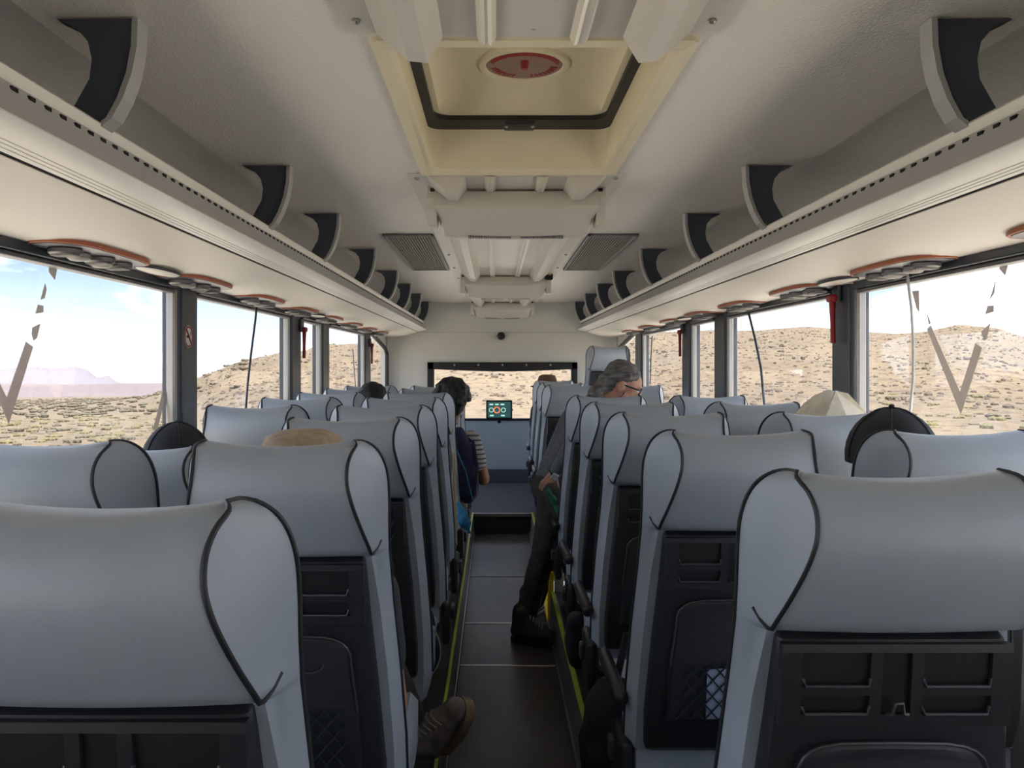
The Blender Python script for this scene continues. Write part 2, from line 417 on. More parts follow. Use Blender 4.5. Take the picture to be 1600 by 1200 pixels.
# top frame hangs lower in the middle
N = 24; top = [(WX0 + (WX1 - WX0) * i / N, WZ1) for i in range(N + 1)]
bot = [(x, WZ1 - 0.075 - 0.028 * math.sin(math.pi * i / N)) for i, (x, _) in enumerate(top)]
prof = [(x - ox, z - oz) for x, z in top + bot[::-1]]
MB().prism_y(prof, -0.03, 0.05).build('frame_top', 'seal', ws)
for i in range(5):
    xx = WX0 + (WX1 - WX0) * (0.18 + 0.16 * i)
    MB().ell((xx - ox, -0.032, WZ1 - 0.03 - oz), (0.012, 0.006, 0.012), 8, 6).build('screw', 'alu', ws)
MB().box(WX0 - ox, WX1 - ox, 0.02, 0.026, 0, WZ1 - WZ0).build('pane', 'glass', ws)
MB().rbox(WX1 - 0.055 - ox, WX1 - 0.03 - ox, -0.06, -0.03, 0.31, 0.37, 0.004).build('catch', 'white_plastic', ws)
MB().tube([at(886, 579, YF) - Vector((ox, -0.05, oz)), at(893, 590, YF) - Vector((ox, -0.05, oz))], 0.012).build('wiper', 'seal', ws)

# ------------------------------------------------------------------ rear wall (behind the camera)
tag(MB().box(XL, XR, YB - 0.05, YB, -0.03, ZCEIL).build('wall_rear', 'wall_cream'), 'cream rear wall behind the camera', kind='structure')

# ------------------------------------------------------------------ side walls, pillars, windows
PILL = [(-1.6, -1.4), (0.72, 0.93), (3.10, 3.32), (4.82, 5.12), (5.70, 6.0), (7.6, 8.0)]
WEND = 9.22
wn = 2
WIN = {}
for side, xw, sg in (('left', XL, -1), ('right', XR, 1)):
    wl = MB()
    xo = xw + sg * 0.06
    xa, xb = min(xw, xo), max(xw, xo)
    doors = [] if side == 'left' else [(PILL[3][1], PILL[4][0])]
    segs = [(YB, YF)] if not doors else [(YB, doors[0][0]), (doors[0][1], YF)]
    for y0, y1 in segs: wl.box(xa, xb, y0, y1, -0.5 if doors else -0.03, ZWB)
    wl.box(xa, xb, YB, YF, ZWT, ZCEIL)
    wl.box(xa, xb, WEND, YF, ZWB, ZWT)
    if doors: wl.box(xa, xb, DW0, DW1, -0.6, -0.5)
    wo = tag(wl.build('wall_%s' % side, 'wall_cream'), 'cream %s side wall of the coach below and above the windows' % side, kind='structure')
    for y0, y1 in PILL:
        z0 = ZWB if not (doors and y0 in (PILL[3][0], PILL[4][0])) else -0.5
        MB().rbox(min(xw - sg * 0.02, xo), max(xw - sg * 0.02, xo), y0 + 0.055, y1 - (0.0 if y0 < 4 else 0.05), z0, ZWT + 0.02, 0.008, 2).build('pillar', 'pillar_dark', wo)
    edges = [(PILL[i][1], PILL[i + 1][0]) for i in range(len(PILL) - 1)] + [(PILL[-1][1], WEND)]
    for wi, (y0, y1) in enumerate(edges):
        isdoor = bool(doors) and wi == 3
        zb = -0.45 if isdoor else ZWB
        wname = 'door_1' if isdoor else 'window_%d' % wn
        if not isdoor: wn += 1
        desc = ['behind the camera', 'nearest the camera', 'ahead of the first pillar', 'narrow between two pillars', 'long one towards the front', 'small one at the front corner'][wi]
        w_ = tag(empty(wname, (xw, (y0 + y1) / 2, zb)), ('glazed coach door on the right side' if isdoor else '%s side window, %s' % (side, desc)), kind='structure')
        WIN[(side, wi)] = w_
        hy = (y1 - y0) / 2; h = ZWT - zb
        if wi == 5:    # top corner cut off towards the front
            prof = [(-hy, 0), (hy, 0), (hy, h - 0.19), (hy - 0.16, h - 0.13), (-hy, h)]
        else:
            prof = [(-hy, 0), (hy, 0), (hy, h), (-hy, h)]
        xs_ = (sg * 0.03, sg * 0.035)
        MB().loft([[(xs_[0], y, z) for y, z in prof], [(xs_[1], y, z) for y, z in prof]]).build('pane', 'glass', w_)
        # aluminium upright at the rear end and front end of the pane, dark rubber at top and bottom
        def bar(y0_, y1_, z0_, z1_, m_, nm, d0=-0.03, d1=0.02):
            if nm == 'frame_upright': d0 = -0.012
            MB().rbox(min(sg * d0, sg * d1), max(sg * d0, sg * d1), y0_, y1_, z0_, z1_, 0.006, 2).build(nm, m_, w_)
        bar(hy - 0.005, hy + 0.03, 0, h, 'alu', 'frame_upright')
        bar(-hy - 0.05, -hy + 0.005, 0, h, 'pillar_dark', 'frame_upright')
        if wi == 5:
            MB().tube([(-sg * 0.01, -hy, h), (-sg * 0.01, hy - 0.16, h - 0.13), (-sg * 0.01, hy, h - 0.19), (-sg * 0.01, hy, 0)], 0.022, 8).build('corner_seal', 'seal', w_)
            MB().loft([[(x, y, z) for y, z in [(-hy, h + .01), (hy, h + .01), (hy, h - 0.19), (hy - 0.16, h - 0.13)]] for x in (0, sg * 0.05)]).build('corner_filler', 'wall_cream', w_)
        else:
            bar(-hy, hy, h - 0.03, h + 0.006, 'pillar_dark', 'frame_top')
            bar(-hy, hy, h - 0.045, h - 0.03, 'alu_dark', 'frame_lip', -0.018, 0.02)
        bar(-hy, hy, 0, 0.035, 'pillar_dark', 'frame_bottom')
        if isdoor: bar(-hy, hy, ZWB + 0.02 - zb, ZWB + 0.06 - zb, 'pillar_dark', 'door_rail')

# broken V-shaped stickers on the near windows (flat film on the glass)
def decal(win, xw, polys, off):
    for k, poly in enumerate(polys):
        pts = []
        for px, py in poly:
            Y = (xw + off) * F / (px - VPX); p = at(px, py, Y); pts.append((p.y - win.location.y, p.z - win.location.z))
        MB().loft([[(off, y, z) for y, z in pts], [(off * 1.06, y, z) for y, z in pts]]).build('window_sticker', 'decal', win)
SGL = -0.027
decal(WIN[('left', 1)], XL, [
    [(77, 408), (92, 408), (86, 437), (77, 425)], [(71, 443), (73, 452), (70, 466), (64, 468)], [(60, 476), (68, 478), (68, 488), (56, 490)],
    [(51, 512), (63, 506), (58, 528), (53, 532), (50, 522)], [(41, 534), (52, 542), (14, 663), (11, 622)], [(11, 622), (14, 663), (-14, 592), (-14, 570)],
], -0.028)
decal(WIN[('left', 1)], XL, [[(255, 610), (257, 625), (246, 672), (239, 672)]], -0.028)
decal(WIN[('right', 1)], XR, [
    [(1416, 433), (1424, 432), (1429, 442), (1419, 442)], [(1425, 455), (1435, 454), (1436, 488), (1432, 482)], [(1448, 490), (1454, 505), (1451, 507)],
    [(1448, 514), (1454, 508), (1500, 612), (1501, 647)], [(1500, 612), (1524, 536), (1534, 543), (1501, 647)],
    [(1533, 518), (1547, 505), (1541, 530), (1537, 532)], [(1543, 478), (1552, 477), (1552, 487), (1539, 491)], [(1552, 450), (1555, 437), (1553, 458), (1546, 468)],
    [(1565, 403), (1579, 398), (1570, 430), (1561, 420)],
], 0.028)
decal(WIN[('right', 1)], XR, [[(1340, 598), (1343, 610), (1353, 640), (1347, 640)]], 0.028)

# ------------------------------------------------------------------ ceiling
HX0, HX1, HY0, HY1 = -0.255, 0.425, 1.77, 3.0
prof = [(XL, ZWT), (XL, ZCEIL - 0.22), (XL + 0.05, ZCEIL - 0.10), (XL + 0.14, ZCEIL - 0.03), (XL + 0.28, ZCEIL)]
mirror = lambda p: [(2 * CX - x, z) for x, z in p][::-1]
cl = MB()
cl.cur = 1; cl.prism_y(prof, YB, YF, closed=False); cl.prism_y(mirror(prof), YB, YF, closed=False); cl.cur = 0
ex0, ex1 = XL + 0.28, XR - 0.28
for x0, x1, y0, y1 in ((ex0, HX0, YB, YF), (HX1, ex1, YB, YF), (HX0, HX1, YB, HY0), (HX0, HX1, HY1, YF)):
    cl.add([(x0, y0, ZCEIL), (x1, y0, ZCEIL), (x1, y1, ZCEIL), (x0, y1, ZCEIL)], [(0, 1, 2, 3)])
ceil = tag(cl.build('ceiling', ['ceiling', 'ceiling_shade'], smooth=60), 'grey beige coach ceiling with a roof hatch', kind='structure')
# outer roof skin keeps sun and sky out above the liner
rp = [(XL - 0.07, ZWT - 0.02), (XL - 0.07, ZCEIL - 0.1), (XL + 0.2, ZCEIL + 0.09), (XR - 0.2, ZCEIL + 0.09), (XR + 0.07, ZCEIL - 0.1), (XR + 0.07, ZWT - 0.02)]
rf = MB()
for y0, y1 in ((YB, HY0 - 0.05), (HY1 + 0.05, YF + 0.1)): rf.prism_y(rp, y0, y1, closed=False)
for a_ in (rp[:3] + [(HX0 - 0.03, ZCEIL + 0.09)], [(HX1 + 0.03, ZCEIL + 0.09)] + rp[3:]): rf.prism_y(a_, HY0 - 0.05, HY1 + 0.05, closed=False)
rf.build('roof_skin', 'white_paint', ceil)

# roof hatch
ha = tag(empty('roof_hatch', (CX + 0.005, (HY0 + HY1) / 2, ZCEIL)), 'cream roof escape hatch with black seal and red round emblem', 'hatch')
hx, hy = (HX1 - HX0) / 2, (HY1 - HY0) / 2
def rect(hw, y0, y1, z, rad=0.03, k=5):
    pts = []
    for cx_, cy_, a0 in ((hw - rad, y1 - rad, 0), (-hw + rad, y1 - rad, 90), (-hw + rad, y0 + rad, 180), (hw - rad, y0 + rad, 270)):
        for i in range(k + 1):
            a = R(a0 + 90 * i / k); pts.append((cx_ + rad * math.cos(a), cy_ + rad * math.sin(a), z))
    return pts
MB().loft([rect(hx + 0.012, -hy - 0.012, hy + 0.012, 0.0, 0.02), rect(hx + 0.012, -hy - 0.012, hy + 0.012, -0.012, 0.02), rect(hx - 0.02, -hy + 0.02, hy - 0.022, -0.014, 0.03),
           rect(hx - 0.035, -hy + 0.03, hy - 0.045, 0.0, 0.04), rect(hx - 0.028, -hy + 0.05, hy - 0.055, 0.06, 0.05), rect(hx - 0.02, -hy + 0.06, hy - 0.075, 0.15, 0.05)], cap=False).build('hatch_surround', 'cream_shell', ha, smooth=40)
MB().loft([rect(hx - 0.018, -hy + 0.05, hy - 0.072, 0.148, 0.05), rect(hx - 0.018, -hy + 0.05, hy - 0.072, 0.132, 0.05), rect(hx - 0.050, -hy + 0.09, hy - 0.175, 0.134, 0.06), rect(hx - 0.050, -hy + 0.09, hy - 0.175, 0.165, 0.06)], cap=False).build('seal', 'seal', ha, smooth=40)
rg = [rect((hx - 0.06) * s_, (-hy + 0.1) * s_ - 0.0 * (1 - s_), (hy - 0.17) * s_, z_, max(0.06 * s_, 0.004)) for s_, z_ in ((1.12, 0.175), (1.04, 0.150), (0.97, 0.152), (0.9, 0.18), (0.7, 0.195), (0.3, 0.20), (0.05, 0.20))]
MB().loft(rg, cap0=False).build('lid', 'cream_shell', ha, smooth=40)
ec = at(819, 103, 0.893 * F / (570 - 103)) - Vector(ha.location)
def ringpts(r, z, k=40): return [(ec.x + r * math.cos(2 * math.pi * i / k), ec.y + r * math.sin(2 * math.pi * i / k), z) for i in range(k)]
MB().loft([ringpts(0.140, 0.202), ringpts(0.134, 0.190), ringpts(0.124, 0.187), ringpts(0.117, 0.189), ringpts(0.113, 0.200)], cap=False).build('emblem_ring', 'cream_shell', ha, smooth=40)
em = MB().loft([ringpts(0.116, 0.199), ringpts(0.116, 0.195)]).build('emblem', 'smoke_grey', ha)
MB().tube([(ec.x, ec.y - 0.03, 0.196), (ec.x, ec.y - 0.03, 0.172)], [0.013, 0.010], 10).build('centre_pin', 'red_clear', em)
MB().tube([(ec.x + 0.100 * math.cos(R(a)), ec.y + 0.100 * math.sin(R(a)), 0.194) for a in range(200, 345, 8)], 0.008, 6).build('red_arc', 'red_clear', em)
for a0, a1 in ((10, 75), (110, 165)):        # arcs of tiny worn red characters
    for a in range(a0, a1, 9):
        r1, r2 = 0.080, 0.102
        w_ = R(3)
        pt = [(ec.x + r * math.cos(R(a) + d), ec.y + r * math.sin(R(a) + d)) for r, d in ((r1, -w_), (r2, -w_ * 0.4), (r2, w_ * 0.6), (r1 + 0.006, w_))]
        MB().loft([[(x, y, 0.1945) for x, y in pt], [(x, y, 0.193) for x, y in pt]]).build('worn_mark', 'red', em)
MB().rbox(-0.055, 0.055, hy - 0.19, hy - 0.10, 0.118, 0.136, 0.008).build('latch', 'seal', ha, smooth=40)
for s_ in (-1, 1): MB().ell((0.045 * s_, hy - 0.16, 0.117), (0.006, 0.004, 0.006), 8, 6).build('screw', 'alu', ha)

# ribbed duct covers down the middle of the ceiling
def duct(y0, y1, label, screws):
    d = tag(empty('duct_cover', (CX, y0, ZCEIL)), label, 'ceiling panel', 'ribbed duct covers along the ceiling')
    ln = y1 - y0
    MB().rbox(-0.40, 0.40, 0, ln, -0.004, 0, 0.001, 1).build('flange', 'duct', d)
    MB().box(-0.19, 0.19, 0, ln, -0.012, -0.004).build('centre_sheet', 'duct', d)
    for s_ in (-1, 1):
        pr = [(s_ * 0.33, -0.003), (s_ * 0.262, -0.062), (s_ * 0.222, -0.066), (s_ * 0.188, -0.010), (s_ * 0.188, -0.003)]
        MB().prism_y(pr, 0, ln).build('side_ridge', 'duct', d)
        pr = [(s_ * 0.118, -0.010), (s_ * 0.108, -0.030), (s_ * 0.100, -0.026), (s_ * 0.094, -0.026), (s_ * 0.086, -0.030), (s_ * 0.076, -0.010)]
        MB().prism_y(pr, 0, ln).build('rib', 'duct_metal', d)
    for x, y in screws:
        MB().ell((x, y, -0.006), (0.009, 0.009, 0.007), 8, 6).build('screw', 'alu', d)
    return d
duct(YB, 1.74, 'ribbed grey duct cover on the ceiling above the camera, behind the hatch', [(-0.36, 3.27), (0.36, 3.27), (0, 3.30)])
duct(3.02, 9.2, 'long ribbed grey duct cover on the ceiling ahead of the hatch', [(s_ * 0.37, y) for y in (0.06, 0.9, 2.2, 2.9, 3.6) for s_ in (-1, 1)])

# wedge-shaped units hanging below the duct
def unit(y0, label, lamp=False):
    u = tag(empty('ceiling_unit', (CX + 0.005, y0, ZCEIL)), label, 'ceiling unit', 'hanging units on the ceiling duct')
    hw = 0.318
    rings = []
    for x in [-hw, -hw + 0.012] + [hw * k / 10 for k in range(-9, 10)] + [hw - 0.012, hw]:
        c = 1 - (x / hw) ** 2; e = 1.0 if abs(x) < hw - 0.001 else 0.88
        d = -0.175 * e
        t7, t4 = 0.94, 0.975
        rings.append([(x, 0.22, -0.07), (x * t4, 0.24, -0.13 * e), (x * t7, 0.17, d - 0.012 * c), (x * t7, 0.12, d + 0.004 - 0.013 * c), (x * t7, 0.105, d + 0.012 - 0.010 * c), (x, -0.012, -0.092 - 0.006 * c), (x, -0.014, -0.082), (x, 0.0, -0.036), (x, 0.012, -0.022), (x, 0.19, -0.03)])
    MB().loft(rings).build('housing', 'unit_grey', u, smooth=25)
    for s_ in (-1, 1):
        MB().loft([[(s_ * x, y, z) for y, z in ((0.02, 0.0), (0.19, 0.0), (0.16, -0.12), (0.10, -0.155), (0.03, -0.15), (0.0, -0.05))] for x in (hw - 0.005, hw + 0.030)]).build('side_bracket', 'unit_grey', u)
        MB().rbox(min(s_ * (hw + 0.0), s_ * (hw + 0.02)), max(s_ * (hw + 0.0), s_ * (hw + 0.02)), 0.01, 0.04, -0.03, -0.01, 0.003, 1).build('hinge', 'seal', u)
    for k in range(2):
        mb = MB()
        for i in range(28):
            x = (-0.19 + 0.0062 * i) if k == 0 else (0.02 + 0.0062 * i); mb.box(x, x + 0.003, 0.118, 0.135, -0.190, -0.175)
        tag(mb.build('slot_row', 'nozzle', u), kind='stuff')
    if lamp:
        MB().rbox(0.30, 0.36, -0.03, 0.02, -0.05, 0.0, 0.01).build('clip', 'black_bag', u); MB().ell((0.335, -0.02, 0.0), (0.025, 0.02, 0.02), 10, 8).build('knob', 'beige_cloth', u)
unit(3.22, 'large grey wedge unit hanging just ahead of the roof hatch')
unit(6.35, 'grey wedge unit with a dark clip at its right end, mid ceiling', True)
unit(9.06, 'small looking grey unit hanging by the front wall')

# air return grilles
def grille(xc, label):
    y0, y1 = 4.42, 6.04
    g = tag(empty('ceiling_grille', (xc, (y0 + y1) / 2, ZCEIL)), label, 'air grille', 'air grilles in the ceiling')
    hy_ = (y1 - y0) / 2; hw = 0.135
    MB().box(-hw, hw, -hy_, hy_, -0.004, -0.001).build('backing', 'shell_dark', g)
    for s_ in (-1, 1):
        MB().rbox(min(s_ * hw, s_ * (hw - 0.013)), max(s_ * hw, s_ * (hw - 0.013)), -hy_, hy_, -0.014, 0, 0.003, 1).build('frame_side', 'alu_dark', g)
        MB().rbox(-hw, hw, min(s_ * hy_, s_ * (hy_ - 0.03)), max(s_ * hy_, s_ * (hy_ - 0.03)), -0.014, 0, 0.003, 1).build('frame_end', 'alu_dark', g)
    me = MB().rbox(-0.0038, 0.0038, -hy_ + 0.03, hy_ - 0.03, -0.012, -0.004, 0.002, 1).mesh('slat', 'slat_grey')
    for i in range(16): obj_of('slat', me, g, (-hw + 0.02 + i * (2 * hw - 0.04) / 15, 0, 0))
grille(CX - 0.545, 'slatted air grille in the ceiling left of the ribbed duct')
grille(CX + 0.555, 'slatted air grille in the ceiling right of the ribbed duct')

# camera dome on the front wall
dm = tag(empty('dome_camera', at(783, 525, YF)), 'small black dome camera on the front wall', 'camera')
MB().tube([(0, 0, 0), (0, -0.03, 0)], 0.045, 16).build('mount', 'shell', dm)
MB().ell((0, -0.03, -0.008), (0.038, 0.035, 0.036), 16, 10).build('dome', 'seal', dm, smooth=60)

# ------------------------------------------------------------------ luggage racks
# profile given for the left side as (distance from wall, height above camera)
def rack(side):
    sg = 1 if side == 'left' else -1
    xw = XL if side == 'left' else XR
    r = tag(empty('luggage_rack', (xw, YB, ZC)), 'overhead luggage rack along the %s windows with dark brackets' % side, 'luggage rack', 'overhead luggage racks')
    ln = 9.2 - YB
    P = lambda pts: [(sg * x, z) for x, z in pts]
    # shelf: hollow tray with raised front
    MB().prism_y(P([(0.0, 0.36), (0.0, 0.335), (0.30, 0.368), (0.405, 0.404), (0.41, 0.44), (0.30, 0.40)]), 0, ln).build('shelf', 'rack_inside', r)
    MB().prism_y(P([(0.0, 0.309), (0.10, 0.311), (0.22, 0.325), (0.352, 0.3635), (0.352, 0.375), (0.20, 0.345), (0.0, 0.334)]), 0, ln).build('underside', 'rack_beige', r, smooth=35)
    MB().prism_y(P([(0.352, 0.3655), (0.360, 0.3685), (0.360, 0.378), (0.352, 0.376)]), 0, ln).build('seam', 'black_gap', r)
    MB().prism_y(P([(0.360, 0.3675), (0.410, 0.378), (0.438, 0.3855), (0.452, 0.392), (0.448, 0.399), (0.400, 0.402), (0.360, 0.382)]), 0, ln).build('nose', 'rack_nose', r, smooth=35)
    for k in range(3):
        MB().tube([(sg * (0.372 + 0.011 * k), 0, 0.3700 + 0.0023 * k), (sg * (0.372 + 0.011 * k), ln, 0.3706 + 0.0023 * k)], 0.0012, 5).build('groove_bead', 'rack_beige', r)
    MB().prism_y(P([(0.438, 0.399), (0.4505, 0.3945), (0.4145, 0.464), (0.404, 0.466)]), 0, ln).build('band', 'rack_band', r)
    MB().prism_y(P([(0.403, 0.466), (0.4155, 0.4625), (0.4225, 0.472), (0.4225, 0.482), (0.414, 0.490), (0.400, 0.490), (0.393, 0.482)]), 0, ln).build('top_lip', 'rack_nose', r, smooth=45)
    # perforations in the band
    me = MB().box(-0.0035, 0.0035, -0.009, 0.009, -0.0035, 0.0035).mesh('slot', 'black_gap')
    far = MB()
    for i in range(160):
        y = 1.10 + 0.0515 * i
        x, z = sg * 0.4208, 0.4515
        if y > 9.1: break
        if y < 3.4: obj_of('slot', me, r, (x, y - YB, z))
        else: far.box(x - 0.0035, x + 0.0035, y - YB - 0.009, y - YB + 0.009, z - 0.0035, z + 0.0035)
    tag(far.build('slot_row', 'black_gap', r), kind='stuff')
    # brackets: curved dark arms with a pale front edge
    bw = 0.484
    def bracket():
        outer = [(bw, 0.695), (bw - 0.002, 0.64), (bw - 0.012, 0.585), (bw - 0.03, 0.535), (bw - 0.052, 0.495), (bw - 0.075, 0.478)]
        inner = [(0.31, 0.42), (0.335, 0.47), (0.37, 0.53), (0.395, 0.575), (0.40, 0.615), (0.392, 0.65), (0.37, 0.676), (0.33, 0.695)]
        m1 = MB().prism_y(P(outer + inner), -0.016, 0.016).mesh('bracket', 'bracket')
        rim = [(x + 0.012, z) for x, z in outer[:-1]] + [(outer[-1][0] + 0.006, outer[-1][1] - 0.008)]
        m2 = MB().prism_y(P(outer + rim[::-1]), -0.024, 0.024).mesh('bracket_edge', 'bracket_edge')
        return m1, m2
    m1, m2 = bracket()
    offs = (939 * 0.00179, 939 * .0031, 939 * .00408, 939 * .00532, 939 * .00654, 939 * .00758, 939 * .00862, 9.12)
    for y in (-0.6, 0.55) + offs:
        b_ = obj_of('bracket', m1, r, (0, y - YB, 0)); obj_of('bracket_edge', m2, b_)
    # pale lining panels on the back wall of the rack
    for y0, y1 in ((4.35, 4.95), (5.05, 5.55)):
        MB().rbox(min(sg * 0.03, sg * 0.05), max(sg * 0.03, sg * 0.05), y0 - YB, y1 - YB, 0.37, 0.52, 0.004, 1).build('lining_panel', 'rack_beige', r)
    MB().prism_y(P([(0, 0.31), (0.10, 0.311), (0.22, 0.325), (0.352, 0.364), (0.452, 0.392), (0.415, 0.464), (0.405, 0.49), (0.31, 0.42), (0.0, 0.36)]), ln, ln + 0.03).build('end_cap', 'rack_beige', r)
    # service panels with air nozzles and reading lights
    pl = []
    ys = [0.6, 1.45, 2.32, 3.12, 3.95, 4.75, 5.55, 6.4, 7.2, 8.0] if side == 'left' else [0.9, 1.75, 2.62, 3.46, 4.3, 5.1, 5.9, 6.8, 7.7]
    def zat(x): return 0.309 + (0.002 * x / 0.10 if x < 0.1 else 0.002 + (x - 0.1) / 0.12 * 0.014)
    def outline(hl, hw_, z, ins=0.0):
        pts = []
        for k in range(20):
            a = 2 * math.pi * k / 20; c, s2 = math.cos(a), math.sin(a)
            pts.append((sg * (0.088 + math.copysign(abs(c) ** 0.7, c) * (hw_ - ins)), math.copysign(abs(s2) ** 0.55, s2) * (hl - ins), z))
        return pts
    mt = MB().loft([outline(0.262, 0.084, 0.320), outline(0.262, 0.084, 0.3065), outline(0.262, 0.084, 0.305, 0.004), outline(0.262, 0.084, 0.307, 0.007)]).mesh('trim', 'orange_trim', 40)
    mpn = MB().loft([outline(0.250, 0.076, 0.310), outline(0.250, 0.076, 0.3045), outline(0.240, 0.066, 0.304)]).mesh('service_panel', 'nozzle', 40)
    nz1 = MB(); k = 14
    cir = lambda rr, z: [(rr * math.cos(2 * math.pi * i / k), rr * math.sin(2 * math.pi * i / k), z) for i in range(k)]
    m_rim = MB().loft([cir(0.042, 0.302), cir(0.042, 0.292), cir(0.036, 0.287), cir(0.031, 0.292), cir(0.031, 0.297)]).mesh('nozzle', 'alu_dark', 40)
    m_van = MB().box(-0.030, 0.030, -0.0025, 0.0025, 0.284, 0.293).mesh('vane', 'nozzle_grey')
    m_lmp = MB().loft([cir(0.030, 0.302), cir(0.030, 0.290), cir(0.022, 0.284), cir(0.004, 0.282)]).mesh('reading_lamp', 'nozzle_grey', 40)
    for y in ys:
        sp = obj_of('service_panel', mpn, r, (0, y - YB, 0)); obj_of('trim', mt, sp)
        for dx, dy in ((0.085, -0.15), (0.088, 0.03), (0.08, 0.16)):
            nz = obj_of('nozzle', m_rim, sp, (sg * dx, dy, 0))
        for dx, dy in ((0.085, -0.15), (0.088, 0.03), (0.08, 0.16)):
            for q in (-0.016, 0, 0.016): obj_of('vane', m_van, sp, (sg * dx, dy + q, 0))
        for dx, dy in ((0.075, -0.06), (0.06, 0.10)):
            obj_of('reading_lamp', m_lmp, sp, (sg * dx, dy, 0))
    # oval speaker covers between the panels
    ms = MB().loft([[(sg * (0.105 + 0.042 * math.cos(2 * math.pi * i / 24)), 0.15 * math.sin(2 * math.pi * i / 24), 0.312) for i in range(24)],
                    [(sg * (0.105 + 0.042 * math.cos(2 * math.pi * i / 24)), 0.15 * math.sin(2 * math.pi * i / 24), 0.305) for i in range(24)],
                    [(sg * (0.105 + 0.034 * math.cos(2 * math.pi * i / 24)), 0.138 * math.sin(2 * math.pi * i / 24), 0.302) for i in range(24)]]).mesh('speaker_cover', 'rack_beige', 40)
    mr = MB().loft([[(sg * (0.105 + (0.045 - q) * math.cos(2 * math.pi * i / 24)), (0.155 - q) * math.sin(2 * math.pi * i / 24), z) for i in range(24)] for q, z in ((0, 0.312), (0, 0.3035), (0.004, 0.3035), (0.004, 0.312))], cap=False).mesh('speaker_rim', 'bracket')
    for y in ([2.72, 5.15] if side == 'left' else [3.06, 5.5]):
        s_ = obj_of('speaker_cover', ms, r, (0, y - YB, 0)); obj_of('speaker_rim', mr, s_)
    return r
rack('left'); rack('right')

# ------------------------------------------------------------------ seats
H = 1.178
RINGS = [(0.000, .148, .010, .148, -.012), (-.006, .168, .028, .157, -.034), (-.022, .186, .042, .151, -.062), (-.045, .198, .050, .147, -.083), (-.075, .205, .054, .148, -.096),
         (-.105, .207, .055, .154, -.098), (-.140, .207, .055, .162, -.088), (-.180, .206, .055, .172, -.070), (-.212, .206, .055, .180, -.052), (-.226, .206, .055, .182, -.042),
         (-.234, .206, .055, .181, -.024), (-.240, .206, .055, .178, -.006), (-.35, .212, .058, .192, .000), (-.50, .224, .056, .205, .0), (-.66, .234, .050, .214, .0), (-.80, .236, .045, .214, .0)]
SHELL = [(-.236, .160, -.012), (-.246, .166, -.030), (-.27, .168, -.036), (-.36, .173, -.040), (-.50, .185, -.046), (-.70, .198, -.050), (-.78, .196, -.036), (-.80, .19, -.01)]
def refine(rows, k=3):
    # Catmull-Rom through the profile rows so the headrest outline is smooth
    out_ = []
    A = [np.array(r) for r in rows]
    for i in range(len(A) - 1):
        p0, p1, p2, p3 = A[max(i - 1, 0)], A[i], A[i + 1], A[min(i + 2, len(A) - 1)]
        kk = k if i < 8 else 1
        for q in range(kk):
            t_ = q / kk
            out_.append(tuple(0.5 * ((2 * p1) + (-p0 + p2) * t_ + (2 * p0 - 5 * p1 + 4 * p2 - p3) * t_ ** 2 + (-p0 + 3 * p1 - 3 * p2 + p3) * t_ ** 3)))
    out_.append(tuple(A[-1])); return out_
RINGS0 = RINGS; RINGS = refine(RINGS0); NHEAD = 8 * 3 + 2
